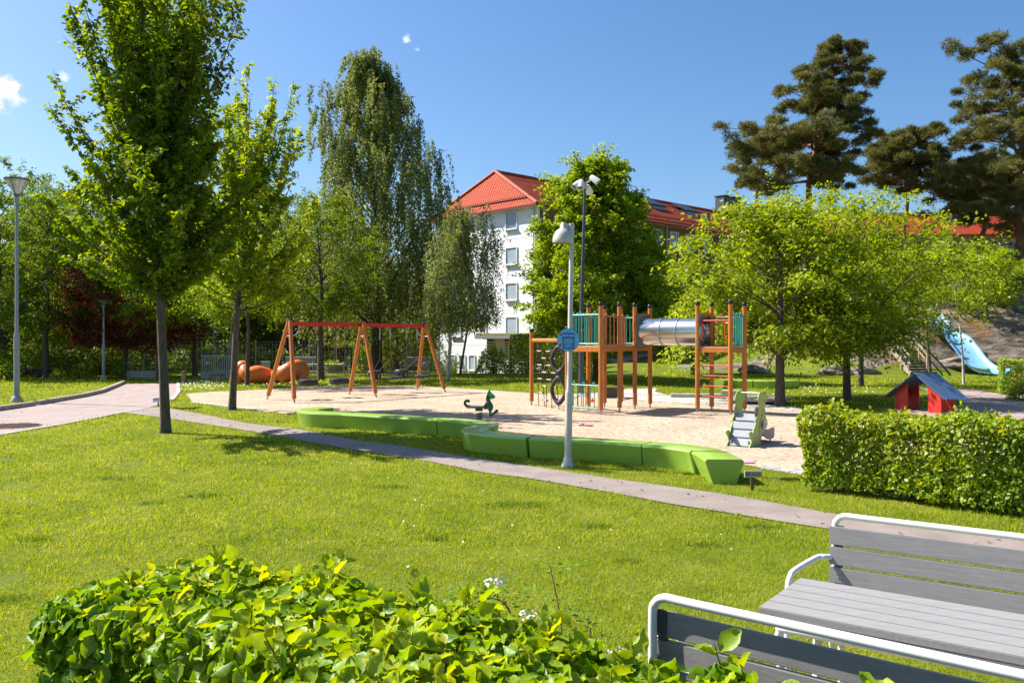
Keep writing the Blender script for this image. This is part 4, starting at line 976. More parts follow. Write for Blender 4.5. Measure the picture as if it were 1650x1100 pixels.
# ------------------------------------------------------------------ play tower
def v2(a): return V((a[0], a[1], 0))
PK, PC, PE, PB = V((1.48, 22.9, 0)), V((2.30, 22.08, 0)), V((2.88, 22.85, 0)), V((2.13, 23.75, 0))
PD, PF_, PG, PH = V((2.67, 24.6, 0)), V((3.18, 24.9, 0)), V((3.42, 23.75, 0)), V((3.93, 24.3, 0))
PA = V((.58, 25.3, 0))
Q1, Q2, Q3, Q4 = V((4.94, 22.72, 0)), V((5.43, 23.2, 0)), V((5.66, 22.1, 0)), V((6.15, 22.58, 0))
tw = thing('play_tower', 'orange wooden play tower with green railings, rope net and steel tube tunnel', 'play tower', (3.4, 23.4, 0))


def zup(p, z): return V((p.x, p.y, z))


for p, h in ((PA, 2.27), (PK, 2.3), (PC, 2.92), (PE, 2.94), (PB, 2.94), (PD, 2.93), (PF_, 2.93), (PG, 2.96), (PH, 2.94), (Q1, 2.96), (Q2, 2.95), (Q3, 2.97), (Q4, 2.93)):
    mb = MB(); mb.cyl(zup(p, .13), zup(p, h - .09), .062, .06, 16); o = mb.build('post', MT['wood'], tw, smooth=True)
    mb = MB(); mb.lathe([(.064, h - .1), (.068, h - .08), (.068, h - .015), (.055, h + .005), (0.001, h + .006)], (p.x, p.y, 0), 16); mb.build('cap', MT['black'], o, smooth=True)
    mb = MB(); mb.cyl(zup(p, -.1), zup(p, .16), .026, .026, 10); mb.box((p.x, p.y, .15), (.08, .08, .03)); mb.build('steel_foot', MT['steel'], o, smooth=True)


def floor_(poly, z, name='platform'):
    mb = MB(); c = sum(poly, V((0, 0, 0))) / len(poly)
    P2 = [c + (p - c) * 1.0 for p in poly]
    mb.prism([(p.x, p.y) for p in P2], (0, 0, z), (1, 0, 0), (0, 1, 0), .035)
    return mb.build(name, MT['wood_top'], tw)


pl1 = floor_([PK, PC, PE, PB], 1.77); pl2 = floor_([PB, PE, PG, PH, PF_, PD], 1.775); pl3 = floor_([Q1, Q3, Q4, Q2], 1.75)


def rim(a, b, parent, z=1.69):
    d = (b - a).normalized(); mb = MB(); mb.bar(zup(a + d * .06, z), zup(b - d * .06, z), .045, .12); mb.build('floor_beam', MT['wood'], parent, bevel=.006)


for a, b in ((PK, PC), (PC, PE), (PB, PK)): rim(a, b, pl1)
for a, b in ((PE, PG), (PG, PH), (PH, PF_), (PF_, PD), (PD, PB)): rim(a, b, pl2, 1.695)
for a, b in ((Q1, Q3), (Q3, Q4), (Q4, Q2), (Q2, Q1)): rim(a, b, pl3, 1.67)


def loop_rail(a, b, z0, z1, n, mat, loops=4, rb=.012, rr=.019, name='railing', inset=.075):
    d = (b - a); L = d.length; d.normalize(); a = a + d * inset; L -= 2 * inset; mb = MB()
    for z in (z0, z1): mb.tube([zup(a, z), zup(a + d * L, z)], rr, 8)
    for i in range(n):
        p = a + d * (L * i / (n - 1)); mb.tube([zup(p, z0), zup(p, z1)], rr if i in (0, n - 1) else rb, 8)
    for k in range(loops):
        c = a + d * (L * (k + .5) / loops); mb.tube([zup(c, z1 + .015) + d * (.055 * math.cos(w)) + V((0, 0, .06 * math.sin(w))) for w in np.linspace(0, 3.1416, 9)], .014, 7)
    return mb.build(name, mat, tw, smooth=True)


g1 = loop_rail(PK, PC, 1.84, 2.60, 10, MT['teal']); g2 = loop_rail(PK, PC, .16, .75, 8, MT['teal'], 3)
loop_rail(PB, PK, 1.84, 2.6, 8, MT['teal'], 3); loop_rail(PD, PB, 1.84, 2.58, 7, MT['teal'], 3); loop_rail(PH, PF_, 1.84, 2.58, 8, MT['teal'], 3)
q4 = loop_rail(Q3, Q4, 1.80, 2.58, 6, MT['teal'], 3, .022); loop_rail(Q2, Q4, 1.78, 2.55, 7, MT['brick_red'], 2)
loop_rail(PC, PE, 1.80, 2.56, 5, MT['brick_red'], 2); loop_rail(PE + (PG - PE) * .0, PE + (PG - PE) * .42, 1.80, 2.56, 3, MT['brick_red'], 1)
# small red birds cut out of sheet on the railings
def bird(p, s, parent):
    mb = MB(); mb.prism([(-.07 * s, 0), (-.02 * s, .03 * s), (.0, .075 * s), (.03 * s, .03 * s), (.075 * s, .03 * s), (.05 * s, -.01 * s), (.03 * s, -.04 * s), (-.03 * s, -.045 * s)], p, (PC - PK).normalized(), (0, 0, 1), .012); mb.build('red_bird', MT['redpaint'], parent)
dk = (PC - PK); nk = V((-.7, -.71, 0)) * .03
bird(zup(PK + dk * .78, .36) + nk, 1.0, g2); bird(zup(PB + (PK - PB) * .3, 2.22), .9, g1)


def ladder(a, b, zs, mat, r=.017):
    d = (b - a).normalized(); mb = MB()
    for z in zs: mb.tube([zup(a + d * .05, z), zup(b - d * .05, z)], r, 8)
    return mb.build('ladder_rungs', mat, tw, smooth=True)


ladder(PE, PG, (.33, .67, 1.0, 1.33), MT['brick_red']); ladder(Q1, Q3, (.45, .73, 1.0, 1.27), MT['redpaint'], .015); mb = MB(); mb.tube([zup(Q1, 2.45), zup(Q3, 2.45)], .016, 8); mb.build('top_bar', MT['redpaint'], tw, smooth=True)



def handle(p, d, mat, z0=1.95, z1=2.38):
    mb = MB(); mb.tube([zup(p, z1), zup(p + d * .07, z1), zup(p + d * .1, z1 - .04), zup(p + d * .1, z0 + .04), zup(p + d * .07, z0), zup(p, z0)], .016, 8); mb.build('grab_handle', mat, tw, smooth=True)


dq = (Q3 - Q1).normalized(); handle(Q1 + dq * .06, dq, MT['redpaint']); handle(Q3 - dq * .06, -dq, MT['redpaint'])
dg = (PE - PG).normalized(); handle(PG + dg * .06, dg, MT['brick_red']); handle(PE - dg * .06, -dg, MT['brick_red'])
# tunnel
tA, tB = (PG + PH) / 2, (Q1 + Q2) / 2; ax = (tB - tA).normalized(); sdv = V((-ax.y, ax.x, 0)); TZ = 2.165


def plate(c, side, name):
    """end plate with a round hole"""
    mb = MB(); n = 32; hw, z0, z1, hr = .40, 1.70, 2.64, .37; vs = []
    for off in (-.015, .015):
        for k in range(n):
            w = 2 * math.pi * k / n; vs.append(zup(c, TZ) + ax * off + sdv * (hr * math.cos(w)) + V((0, 0, hr * math.sin(w))))
        for k in range(n):
            w = 2 * math.pi * k / n; x, y = math.cos(w), math.sin(w); s = 1 / max(abs(x), abs(y)); vs.append(zup(c, 2.17) + ax * off + sdv * (hw * x * s) + V((0, 0, .47 * y * s)))
    fs = []
    for k in range(n):
        j = (k + 1) % n; fs += [(k, j, n + j, n + k), (2 * n + k, 3 * n + k, 3 * n + j, 2 * n + j), (k, 2 * n + k, 2 * n + j, j), (n + k, n + j, 3 * n + j, 3 * n + k)]
    mb.add(vs, fs); return mb.build(name, MT['panelgrey'], tw)


plate(tA + ax * .03, 1, 'tunnel_end_panel'); plate(tB - ax * .03, 1, 'tunnel_end_panel')
LA, LB = tA - ax * .02, tB + ax * .02; Mx = Matrix((sdv, V((0, 0, 1)), ax)).transposed(); TL = (LB - LA).length
mb = MB(); mb.lathe([(.368, 0), (.368, TL), (.352, TL), (.352, 0)], zup(LA, TZ), 48, Mx, close=True); tun = mb.build('tunnel', MT['shiny'], tw, smooth=True)
for k in (.36, .62):
    mb = MB(); c = zup(LA + ax * TL * k, TZ); mb.tube([c + sdv * (.378 * math.cos(w)) + V((0, 0, .378 * math.sin(w))) for w in np.linspace(0, 6.2832, 41)[:-1]], .013, 6, closed=True)
    for w in (-2.6, -.35): mb.box(c + sdv * (.39 * math.cos(w)) + V((0, 0, .39 * math.sin(w))), (.05, .05, .06)); 
    mb.build('clamp_ring', MT['steel'], tun, smooth=True)
mb = MB(); mb.bar(zup(PG, 2.66), zup(PH, 2.66), .05, .03); mb.bar(zup(Q1, 2.62), zup(Q2, 2.62), .07, .09); mb.build('panel_top_rail', MT['wood'], tw, bevel=.005)
# log, rope net and hanging rings
d = (PK - PA); mb = MB(); mb.cyl(zup(PA + d * .05, 1.93), zup(PK - d * .05, 1.93), .055, .055, 14); mb.build('cross_log', MT['wood'], tw, smooth=True)
rope = M('dark_rope', (.07, .06, .055), None, 40, .9); knob = M('red_brown_rope_ball', (.33, .09, .05), None, 20, .5); rungw = M('pale_rung', (.5, .40, .33), (.4, .3, .24), 20, .6)
mb, mk, mr = MB(), MB(), MB(); fr = (.16, .29, .42, .55, .68)
def npt(f, z): return PA + d * f + V((.10 * (1.9 - z) * .3, -.1 * (1.9 - z) * .3, z))
for i, f in enumerate(fr):
    mb.tube([npt(f, 1.9), npt(f, 1.0), npt(f, .02) + V((.05 * math.sin(i * 2.0), 0, 0))], .011, 5)
for j, z in enumerate((1.62, 1.42, 1.22, 1.02, .82, .62, .42, .22)):
    for i in range(4):
        if (i + j) % 2: continue
        a, b = npt(fr[i], z), npt(fr[i + 1], z); mr.tube([a, b], .017, 7)
        for p in (a, b): mk.lathe([(.0, -.028), (.022, -.018), (.028, 0), (.022, .018), (0, .028)], p, 8)
nt_ = mb.build('rope_net', rope, tw, smooth=True); mr.build('net_rung', rungw, nt_, smooth=True); mk.build('rope_ball', knob, nt_, smooth=True)
mb = MB(); e = (PB - PK)
for f in (.25, .5, .75): mb.tube([zup(PK + e * f, 1.65), zup(PK + e * f, .05)], .010, 5)
for z in (.4, .8, 1.2): mb.tube([zup(PK + e * t, z + .05 * math.cos(t * 9)) for t in np.linspace(.04, .96, 9)], .010, 5)
mb.build('rope_net', rope, tw, smooth=True)
for z in (1.40, .56):
    c = PA + d * .755 + V((.02, -.10, z)); u = V((.80, -.60, 0)); nrm = V((.6, .8, 0)); P, r_ = [], []
    for w in np.linspace(0, 2 * math.pi, 41)[:-1]:
        cw, sw_ = math.cos(w), math.sin(w); P.append(c + u * (.225 * math.copysign(abs(cw) ** 1.5, cw)) + V((0, 0, .345 * math.copysign(abs(sw_) ** 1.12, sw_)))); r_.append(.056 + .018 * abs(sw_) ** 6)
    mb = MB(); mb.tube(P, r_, 10, closed=True); ro = mb.build('climbing_ring', MT['rubber'], tw, smooth=True)
    mb = MB(); mb.tube([c + V((0, 0, .39)), c + V((0, 0, .53 if z > 1 else .50))], .012, 6); mb.build('hanging_chain', MT['steel'], ro, smooth=True)

# ------------------------------------------------------------------ swing frame and swings
sL, sM, sR = V((-7.07, 27.18, 2.46)), V((-5.15, 29.4, 2.46)), V((-3.27, 31.8, 2.46))
feet = ((sL, G(430, 643.8), G(474.3, 649.6)), (sM, G(563, 636), G(606.5, 640.5)), (sR, G(672.6, 628.7), G(718, 632.4)))
sw = thing('swing_frame', 'swing frame with orange wooden A legs and a long red beam', 'swing', (sM.x, sM.y, 0))
mb = MB(); mb.bar(sL, sR, .09, .13); mb.build('beam', MT['redpaint'], sw, bevel=.012)
for i, (a, f1, f2) in enumerate(feet):
    for f in (f1, f2):
        f = V((f.x, f.y, 0)); dd = (a - f).normalized(); t = a + V((0, 0, .09)) + (f - V((a.x, a.y, 0))).normalized() * .05
        mb = MB(); mb.cyl(f + dd * .16, t, .072, .066, 16); o = mb.build('leg', MT['wood'], sw, smooth=True)
        mb = MB(); mb.cyl(f - dd * .1, f + dd * .2, .028, .028, 8); mb.build('steel_foot', MT['steel'], o, smooth=True)
    mb = MB(); mb.lathe([(.10, .06), (.105, .10), (.09, .135), (.0, .14)], (a.x, a.y, a.z), 14); mb.build('cap', MT['black'], sw, smooth=True)
    m1 = a + (f1 - a) * .16 + V((0, 0, 0)); m2 = a + (f2 - a) * .16; bd = (sR - sL).normalized() * (1 if i == 0 else -1)
    mb = MB(); mb.tube([m1, m2], .022, 8)
    if i != 1:
        mm = (m1 + m2) / 2; mb.tube(catmull([mm, mm + bd * .22 + V((0, 0, .02)), mm + bd * .38 + V((0, 0, .14)), mm + bd * .42 + V((0, 0, .36))], 5), .02, 8)
    mb.build('brace', MT['steel'], sw, smooth=True)
bdir = (sR - sL).normalized(); bper = V((bdir.y, -bdir.x, 0)).normalized()


def onbeam(px, a, b):
    k = (px - CX) / F; t = (k * a.y - a.x) / ((b.x - a.x) - k * (b.y - a.y)); return a + (b - a) * t


def hangers(mb, root, pts):
    h = MB()
    for p in pts: h.prism([(-.06, .0), (.06, 0), (.012, -.075), (-.012, -.075)], p + V((0, 0, -.066)), bdir, (0, 0, 1), .05)
    h.build('hanger', MT['redpaint'], root)


def tyre_swing(px1, px2, zt, label):
    p1, p2 = onbeam(px1, sL, sM), onbeam(px2, sL, sM); c = (p1 + p2) / 2; c.z = zt
    r = thing('tyre_swing', label, 'swing seat', (c.x, c.y, zt), group='tyre swings in the left bay')
    mb = MB(); mb.lathe([(.17, -.085), (.27, -.10), (.30, -.085), (.315, -.04), (.315, .04), (.30, .085), (.27, .10), (.17, .085), (.19, .0)], c, 30, close=True)
    for k in range(30):
        w = k / 30 * 6.2832; mb.box(c + V((math.cos(w) * .314, math.sin(w) * .314, 0)), (.012, .02, .14), w)
    mb.build('tyre', MT['rubber'], r, smooth=True)
    mb = MB()
    for p in (p1, p2):
        top = p - V((0, 0, .13)); s = V((c.x, c.y, 0)) + (V((p.x, p.y, 0)) - V((c.x, c.y, 0))) * .8; j = V((s.x, s.y, zt + .42)); mb.tube([top, j], .011, 6)
        for q in (-1, 1):
            w = (s - V((c.x, c.y, 0))).normalized(); e = V((c.x, c.y, zt + .08)) + w * .16 + bper * .2 * q; mb.tube([j, e], .010, 6)
    mb.build('chain', MT['bracket'], r, smooth=True)
    hangers(mb, r, (p1, p2))


tyre_swing(486, 507, .56, 'black tyre swing hanging beside the outer left frame leg')
tyre_swing(537, 557, .56, 'black tyre swing hanging next to the middle frame legs')


def duo(px1, px2, label):
    p1, p2 = onbeam(px1, sM, sR), onbeam(px2, sM, sR); c = (p1 + p2) / 2; zt = .58; ctr = V((c.x, c.y, zt))
    r = thing('double_swing', label, 'swing seat', (c.x, c.y, zt), group='double swings in the right bay')
    u = (bper * .93 + bdir * .3).normalized(); s = V((-u.y, u.x, 0)); A, B = ctr - u * .42, ctr + u * .42
    mb = MB(); mb.bar(A - V((0, 0, .03)), B, .20, .075); mb.build('board', M('worn_board_' + str(px1), (.12, .10, .085), None, 8, .7) if 0 else MT['slat_dark'], r, bevel=.012)
    mb = MB(); mb.lathe([(.001, -.05), (.22, -.05), (.265, -.02), (.265, .03), (.22, .05), (.001, .05)], B + V((0, 0, .03)), 24); mb.build('flat_seat', MT['rubber'], r, smooth=True)
    mb = MB(); P = [A + V((0, 0, .2)) + (u * math.cos(w) + s * math.sin(w)) * .19 for w in np.linspace(0, 6.2832, 25)[:-1]]; mb.tube(P, .075, 10, closed=True)
    mb.lathe([(.001, -.05), (.19, -.05), (.22, .0), (.2, .05), (.001, .06)], A + V((0, 0, -.02)), 18)
    for w in (.5, 2.1, 3.9, 5.4): mb.bar(A + (u * math.cos(w) + s * math.sin(w)) * .15, A + (u * math.cos(w) + s * math.sin(w)) * .18 + V((0, 0, .2)), .17, .05, (math.cos(w), math.sin(w), 0))
    mb.build('bucket_seat', MT['rubber'], r, smooth=True)
    mb, ms = MB(), MB()
    for p in (p1, p2):
        a = p - V((0, 0, .13)); b = p - V((0, 0, .52)); ms.tube([a, b], .02, 7); t = V((p.x, p.y, 1.25)); mb.tube([b, t], .010, 6)
    for p, q in ((p1, 1), (p2, -1)):
        t = V((p.x, p.y, 1.25)); mb.tube([t, A + s * (-.19 * q) + V((0, 0, .2))], .009, 6); mb.tube([t, B + s * (-.2 * q) + V((0, 0, .05))], .009, 6)
    mb.build('chain', MT['bracket'], r, smooth=True); ms.build('chain_sleeve', MT['steel'], r, smooth=True); hangers(mb, r, (p1, p2))


MT['slat_dark'] = M('dark_worn_board', (.10, .085, .07), (.06, .05, .045), 8, .75)
duo(612, 629, 'black double swing with bucket seat, right beside the middle frame legs'); duo(655, 672, 'black double swing with bucket seat, near the far right frame legs')

# ------------------------------------------------------------------ green snaking bench: one thing per cast segment
def bench_seg(label, pts, end0=True, end1=True, H=.335, w_top=.50, w_bot=.37, square=False):
    P = catmull([V((a, b, 0)) for a, b in pts], 7); m = len(P)
    c = P[m // 2]; r = thing('bench_segment', label, 'bench', (c.x, c.y, 0), group='green concrete bench that snakes along the sand')
    rd = .035; prof = [(-w_bot / 2, -.02), (-w_top / 2, H - rd), (-w_top / 2 + rd * .35, H - rd * .3), (-w_top / 2 + rd, H), (w_top / 2 - rd, H), (w_top / 2 - rd * .35, H - rd * .3), (w_top / 2, H - rd), (w_bot / 2, -.02)]
    P[0] = P[0] + (P[1] - P[0]).normalized() * .016; P[-1] = P[-1] - (P[-1] - P[-2]).normalized() * .016
    vs, fs = [], []; k = len(prof)
    for i, p in enumerate(P):
        t = (P[min(i + 1, m - 1)] - P[max(i - 1, 0)]).normalized(); s = V((t.y, -t.x, 0))
        for x, z in prof: vs.append(p + s * x + V((0, 0, z)))
    for i in range(m - 1):
        for j in range(k): fs.append((i * k + j, i * k + (j + 1) % k, (i + 1) * k + (j + 1) % k, (i + 1) * k + j))
    fs += [tuple(range(k - 1, -1, -1)), tuple((m - 1) * k + j for j in range(k))]
    mb = MB(); mb.add(vs, fs); mb.build('body', MT['bench_green'], r, smooth=True)
    return P


bench_seg('green bench segment at the far end, bent into a hook by the swing legs', [(-4.45, 20.5), (-4.72, 20.05), (-4.66, 19.5), (-4.28, 19.08), (-3.62, 18.83)])
bench_seg('long straight green bench segment next to the far hook', [(-3.62, 18.83), (-2.6, 18.2), (-1.40, 17.45)])
bench_seg('green bench segment that curves round in front of the spring rider', [(-1.40, 17.45), (-.98, 17.15), (-.64, 16.75), (-.5, 16.3), (-.58, 15.86)])
bench_seg('green bench segment starting with a tight shaded bend before the spring rider', [(-.58, 15.86), (-.68, 15.5), (-.58, 15.05), (-.2, 14.66), (.37, 14.28)])
bench_seg('long straight green bench segment directly behind the light grey lamp post', [(.37, 14.28), (1.25, 13.84), (2.12, 13.33)])
bench_seg('green bench segment with a bright sunlit front, second from the near end', [(2.12, 13.33), (2.5, 13.06), (2.77, 12.7), (2.86, 12.42)])
bench_seg('short green end block of the bench with a flat slanted face by the dog sign', [(2.86, 12.42), (2.885, 12.1), (2.87, 11.5)], w_bot=.30, w_top=.52)

# ------------------------------------------------------------------ spring rider
o = G(772, 688.5); sr = thing('spring_rider', 'dark green animal shaped spring rocker on the sand behind the bench', 'spring rider', (o.x, o.y, 0))
su, cz, kx = V((1, -.10, 0)).normalized(), 828, .00118
def cpy(pts): return [((x - 430) * kx, (cz - y) * kx) for x, y in pts]
gd = M('dark_green_board', (.012, .115, .04), (.01, .095, .032), 6, .4); gl_ = M('bright_green_board', (.02, .36, .13), None, 6, .4)
def board(name, pts, mat, th, off, bev=.006):
    mb = MB(); s = V((-su.y, su.x, 0)) * off; mb.prism(cpy([(q.x, q.y) for q in catmull([V((a, b, 0)) for a, b in pts], 4, True)]), (o.x + s.x, o.y + s.y, 0), su, (0, 0, 1), th); return mb.build(name, mat, sr, bevel=bev)
board('body', [(530, 400), (565, 350), (562, 270), (585, 205), (640, 195), (640, 300), (660, 350), (695, 410), (692, 475), (660, 530), (690, 545), (755, 482), (795, 508), (770, 545), (700, 590), (650, 628), (620, 590), (618, 520), (585, 482), (520, 478)], gd, .05, .0)
hd = board('head', [(585, 190), (605, 150), (628, 112), (650, 160), (690, 195), (738, 245), (715, 275), (660, 290), (620, 235)], gl_, .07, -.005)
mb = MB(); q = V((o.x, o.y, 0)) + su * ((650 - 430) * kx) + V((0, -.045, (cz - 207) * kx)); mb.lathe([(.0, -.006), (.013, -.006), (.013, .006), (0, .006)], q, 10, Matrix.Rotation(rad(90), 3, 'X')); mb.build('eye', MT['white'], hd)
board('tail', [(215, 470), (160, 425), (136, 365), (165, 312), (222, 300), (258, 330), (238, 362), (200, 350), (182, 375), (215, 405), (262, 410), (262, 455)], gd, .05, 0)
mb = MB(); mb.box(V((o.x, o.y, (cz - 440) * kx)) + su * (-.06), (.36, .26, .045), math.atan2(su.y, su.x)); mb.build('seat', MT['panelgrey'], sr, bevel=.015)
mb = MB(); mb.box(V((o.x, o.y, (cz - 487) * kx)), (.16, .12, .07), math.atan2(su.y, su.x)); mb.build('spring_head', MT['bracket'], sr, bevel=.008)
mb = MB(); mb.tube([V((o.x + .066 * math.cos(w), o.y + .066 * math.sin(w), .06 + .27 * w / 31.4)) for w in np.linspace(0, 31.4, 90)], .012, 7); mb.build('spring', MT['black'], sr, smooth=True)
mb = MB(); mb.box((o.x, o.y, .03), (.2, .2, .08), .2); mb.build('base', MT['bracket'], sr, bevel=.008)
mb = MB()
for sg in (-1, 1): mb.tube([V((o.x, o.y, (cz - 352) * kx)) + su * ((595 - 430) * kx) + V((0, sg * .02, 0)), V((o.x, o.y, (cz - 352) * kx)) + su * ((595 - 430) * kx) + V((0, sg * .14, 0))], .014, 8)
for x, y in ((655, 560), (600, 462), (220, 442)): mb.lathe([(0, -.004), (.02, -.004), (.02, .004), (0, .004)], V((o.x, o.y - .03, (cz - y) * kx)) + su * ((x - 430) * kx), 10, Matrix.Rotation(rad(90), 3, 'X'))
mb.build('handle', MT['steel'], sr, smooth=True)

# ------------------------------------------------------------------ dinosaur slide
o = V((4.24, 15.28, 0)); dD, dW = V((.59, .81, 0)).normalized(), V((-.81, .59, 0)).normalized()
ds = thing('dinosaur_slide', 'small slide with grey steps between two green dinosaur shaped sides', 'slide', o)
raw = [(412, 990), (452, 880), (440, 830), (418, 800), (418, 755), (445, 735), (470, 765), (480, 700), (498, 660), (512, 600), (510, 550), (528, 500), (545, 420), (553, 330), (543, 260), (548, 215), (562, 160), (580, 132), (598, 138), (610, 112), (628, 124), (645, 112), (658, 140), (682, 160), (690, 210), (680, 255), (655, 285), (645, 340), (650, 420), (655, 495), (682, 550), (690, 615), (660, 680), (620, 730), (600, 790), (590, 850), (578, 865), (592, 935)]
prof = [((x - 412) / 180 * .62, (990 - 55 * ((x - 412) / 180) - y) / 815 * 1.0) for x, y in raw]
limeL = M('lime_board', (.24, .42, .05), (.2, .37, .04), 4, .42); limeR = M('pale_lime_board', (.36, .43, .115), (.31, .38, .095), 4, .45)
WID = .43
mb = MB(); mb.prism(prof, o, dD, (0, 0, 1), .022); rs = mb.build('side_panel', limeR, ds, bevel=.004)
mb = MB(); mb.prism(prof, o + dW * WID, dD, (0, 0, 1), .022); lsd = mb.build('side_panel', limeL, ds, bevel=.004)
def dz(y, z, wd=0.0): return o + dD * y + dW * wd + V((0, 0, z))
mb = MB()
for a, b in (((.10, .02), (.19, .165)), ((.19, .16), (.28, .31)), ((.28, .305), (.365, .455)), ((.365, .45), (.445, .585))):
    mb.bar(dz(*a, WID / 2), dz(*b, WID / 2), WID - .024, .022, -dD * .84 + V((0, 0, .55))); 
mb.build('steps', M('light_grey_step', (.31, .33, .35), (.26, .28, .30), 6, .45, .05, 60), ds, bevel=.004)
mb = MB()
for y, z in ((.177, .168), (.267, .313), (.352, .458)): mb.bar(dz(y, z, .04), dz(y, z, WID - .04), .02, .02)
mb.build('step_edge', MT['lampdark'], ds)
slp = [(.44, .575), (.50, .575), (.62, .44), (.85, .24), (1.02, .155), (1.32, .135), (1.34, .115), (1.0, .125), (.83, .21), (.6, .41), (.49, .53), (.44, .53)]
mb = MB(); mb.prism(slp, dz(0, 0, WID / 2), dD, (0, 0, 1), WID - .07); mb.build('chute', M('orange_chute', (.55, .22, .05), None, 5, .4), ds)
sdp = [(.36, .70), (.46, .72), (.6, .56), (.85, .32), (1.0, .26), (1.2, .27), (1.36, .27), (1.385, .2), (1.36, .08), (1.2, .06), (1.0, .08), (.83, .15), (.6, .34), (.4, .5)]
for wd in (.02, WID - .02):
    mb = MB(); mb.prism([(q.x, q.y) for q in catmull([V((a, b, 0)) for a, b in sdp], 3, True)], dz(0, 0, wd), dD, (0, 0, 1), .022); mb.build('chute_side', M('grey_brown_board', (.30, .25, .23), None, 5, .5) if wd < .1 else bpy.data.materials['grey_brown_board'], ds, bevel=.004)
mb = MB(); mb.cyl(dz(.68, .955, .0), dz(.68, .955, WID), .014, .014, 10); mb.build('grab_bar', MT['white'], ds, smooth=True)
mb = MB()
for y, wd in ((.12, .05), (.12, WID - .05), (1.22, .04), (1.22, WID - .04)): mb.cyl(dz(y, -.06, wd), dz(y, .12, wd), .017, .017, 8)
mb.build('steel_foot', MT['steel'], ds, smooth=True)
def side_disc(y, z, r, mat, name, parent, off, th=.01):
    mb = MB(); mb.lathe([(0.0, -th), (r, -th), (r, th), (0, th)], dz(y, z, -off), 24, Matrix((dD, V((0, 0, 1)), -dW)).transposed()); return mb.build(name, mat, parent, smooth=False)
gd2 = side_disc(.70, .37, .085, MT['white'], 'game_disc', ds, .05, .008); side_disc(.70, .37, .05, MT['lampdark'], 'disc_ring', gd2, .062, .003); side_disc(.70, .37, .038, MT['white'], 'disc_face', gd2, .067, .003); side_disc(.70, .37, .018, MT['redpaint'], 'disc_nose', gd2, .072, .003)
mb = MB(); mb.cyl(dz(.70, .37, 0), dz(.70, .37, -.05), .02, .02, 8); mb.build('disc_pin', MT['black'], gd2)
side_disc(.80, .945, .014, MT['black'], 'eye', rs, .013, .003); side_disc(.80, .945, .014, MT['black'], 'eye', lsd, -WID + .013 + .0, .003)
for y, z in ((.66, .56), (.83, .38), (.33, .03)): side_disc(y, z, .011, MT['black'], 'bolt', rs, .013, .004)
mb = MB(); mb.tube([dz(.715 + .17 * t, .86 - .085 * math.sin(3.14 * (t * .85 + .06)) + .015 * t, -.0125) for t in np.linspace(0, 1, 10)], .0035, 5)
mb.tube([dz(.60, .52, -.0125), dz(.64, .62, -.0125), dz(.72, .66, -.0125), dz(.79, .62, -.0125), dz(.80, .50, -.0125)], .0028, 5); mb.tube([dz(.60, .52, -.0125), dz(.50, .3, -.0125), dz(.52, .1, -.0125)], .0028, 5)
mb.build('drawn_line', M('olive_line', (.12, .17, .02), None, 5, .6), rs)

# ------------------------------------------------------------------ playhouse
pA, pB, pM = V((.86, .51, 0)).normalized(), V((.40, -.92, 0)).normalized(), V((10.66, 22.62, 0))
phh = thing('playhouse', 'small red open playhouse with a scratched dark blue roof behind the hedge', 'playhouse', pM)
def hp(a, b, z): return pM + pA * a + pB * b + V((0, 0, z))
rz, ez, hb, Ln = 1.05, .40, .97, .98
roofm = M('scratched_blue_laminate', (.075, .125, .225), (.06, .105, .19), 5, .32, spots=((.35, .42, .5), 17, .71))
for sg in (-1, 1):
    mb = MB(); n_ = (hp(0, sg * hb, ez) - hp(0, 0, rz)).normalized(); up_ = pA.cross(n_) * (1 if sg > 0 else -1); up_ = up_ if up_.z > 0 else -up_
    mb.bar(hp(Ln / 2, sg * .004, rz) , hp(Ln / 2, sg * hb, ez), Ln, .026, up_); rp_ = mb.build('roof_panel', roofm, phh, bevel=.004)
    mb = MB()
    for a in (.06, Ln - .06):
        for t in (.04, .96): p_ = hp(a, sg * hb * t, rz + (ez - rz) * t) + up_ * .016; mb.lathe([(0, 0), (.014, 0), (.011, .008), (0, .01)], p_, 8)
    mb.build('bolt', MT['steel'], rp_)
    if sg > 0:
        mb = MB(); x_ = hp(.28, .56, rz + (ez - rz) * .56 / hb) + up_ * .0165; mb.bar(x_, x_ + n_ * .07 + pA * .06, .02, .003, up_); mb.bar(x_ + pA * .05, x_ + n_ * .06, .015, .0025, up_); mb.build('red_mark', MT['redpaint'], rp_)
redw = M('red_laminate', (.60, .03, .022), (.52, .024, .018), 4, .38)
mb = None
for a, b0, b1 in ((.20, -.78, -.36), (.20, .30, .70), (.70, -.76, -.36), (.70, .32, .74)):
    zt = lambda b: rz - (rz - ez) * abs(b) / hb - .035
    mb = MB(); mb.prism([(b0, .0), (b1, .0), (b1, zt(b1)), (b0, zt(b0))], hp(a, 0, 0), pB, (0, 0, 1), .03); mb.build('wall_panel', redw, phh, bevel=.003)
mb = MB()
for b in (-.62, .62): mb.bar(hp(.20, b, .46), hp(.70, b, .46), .04, .05)
mb.build('roof_beam', redw, phh)
mb = MB(); mb.box(hp(.5, 0, .02), (.9, 1.5, .05), math.atan2(pA.y, pA.x)); mb.build('floor', MT['wood_grey'], phh)

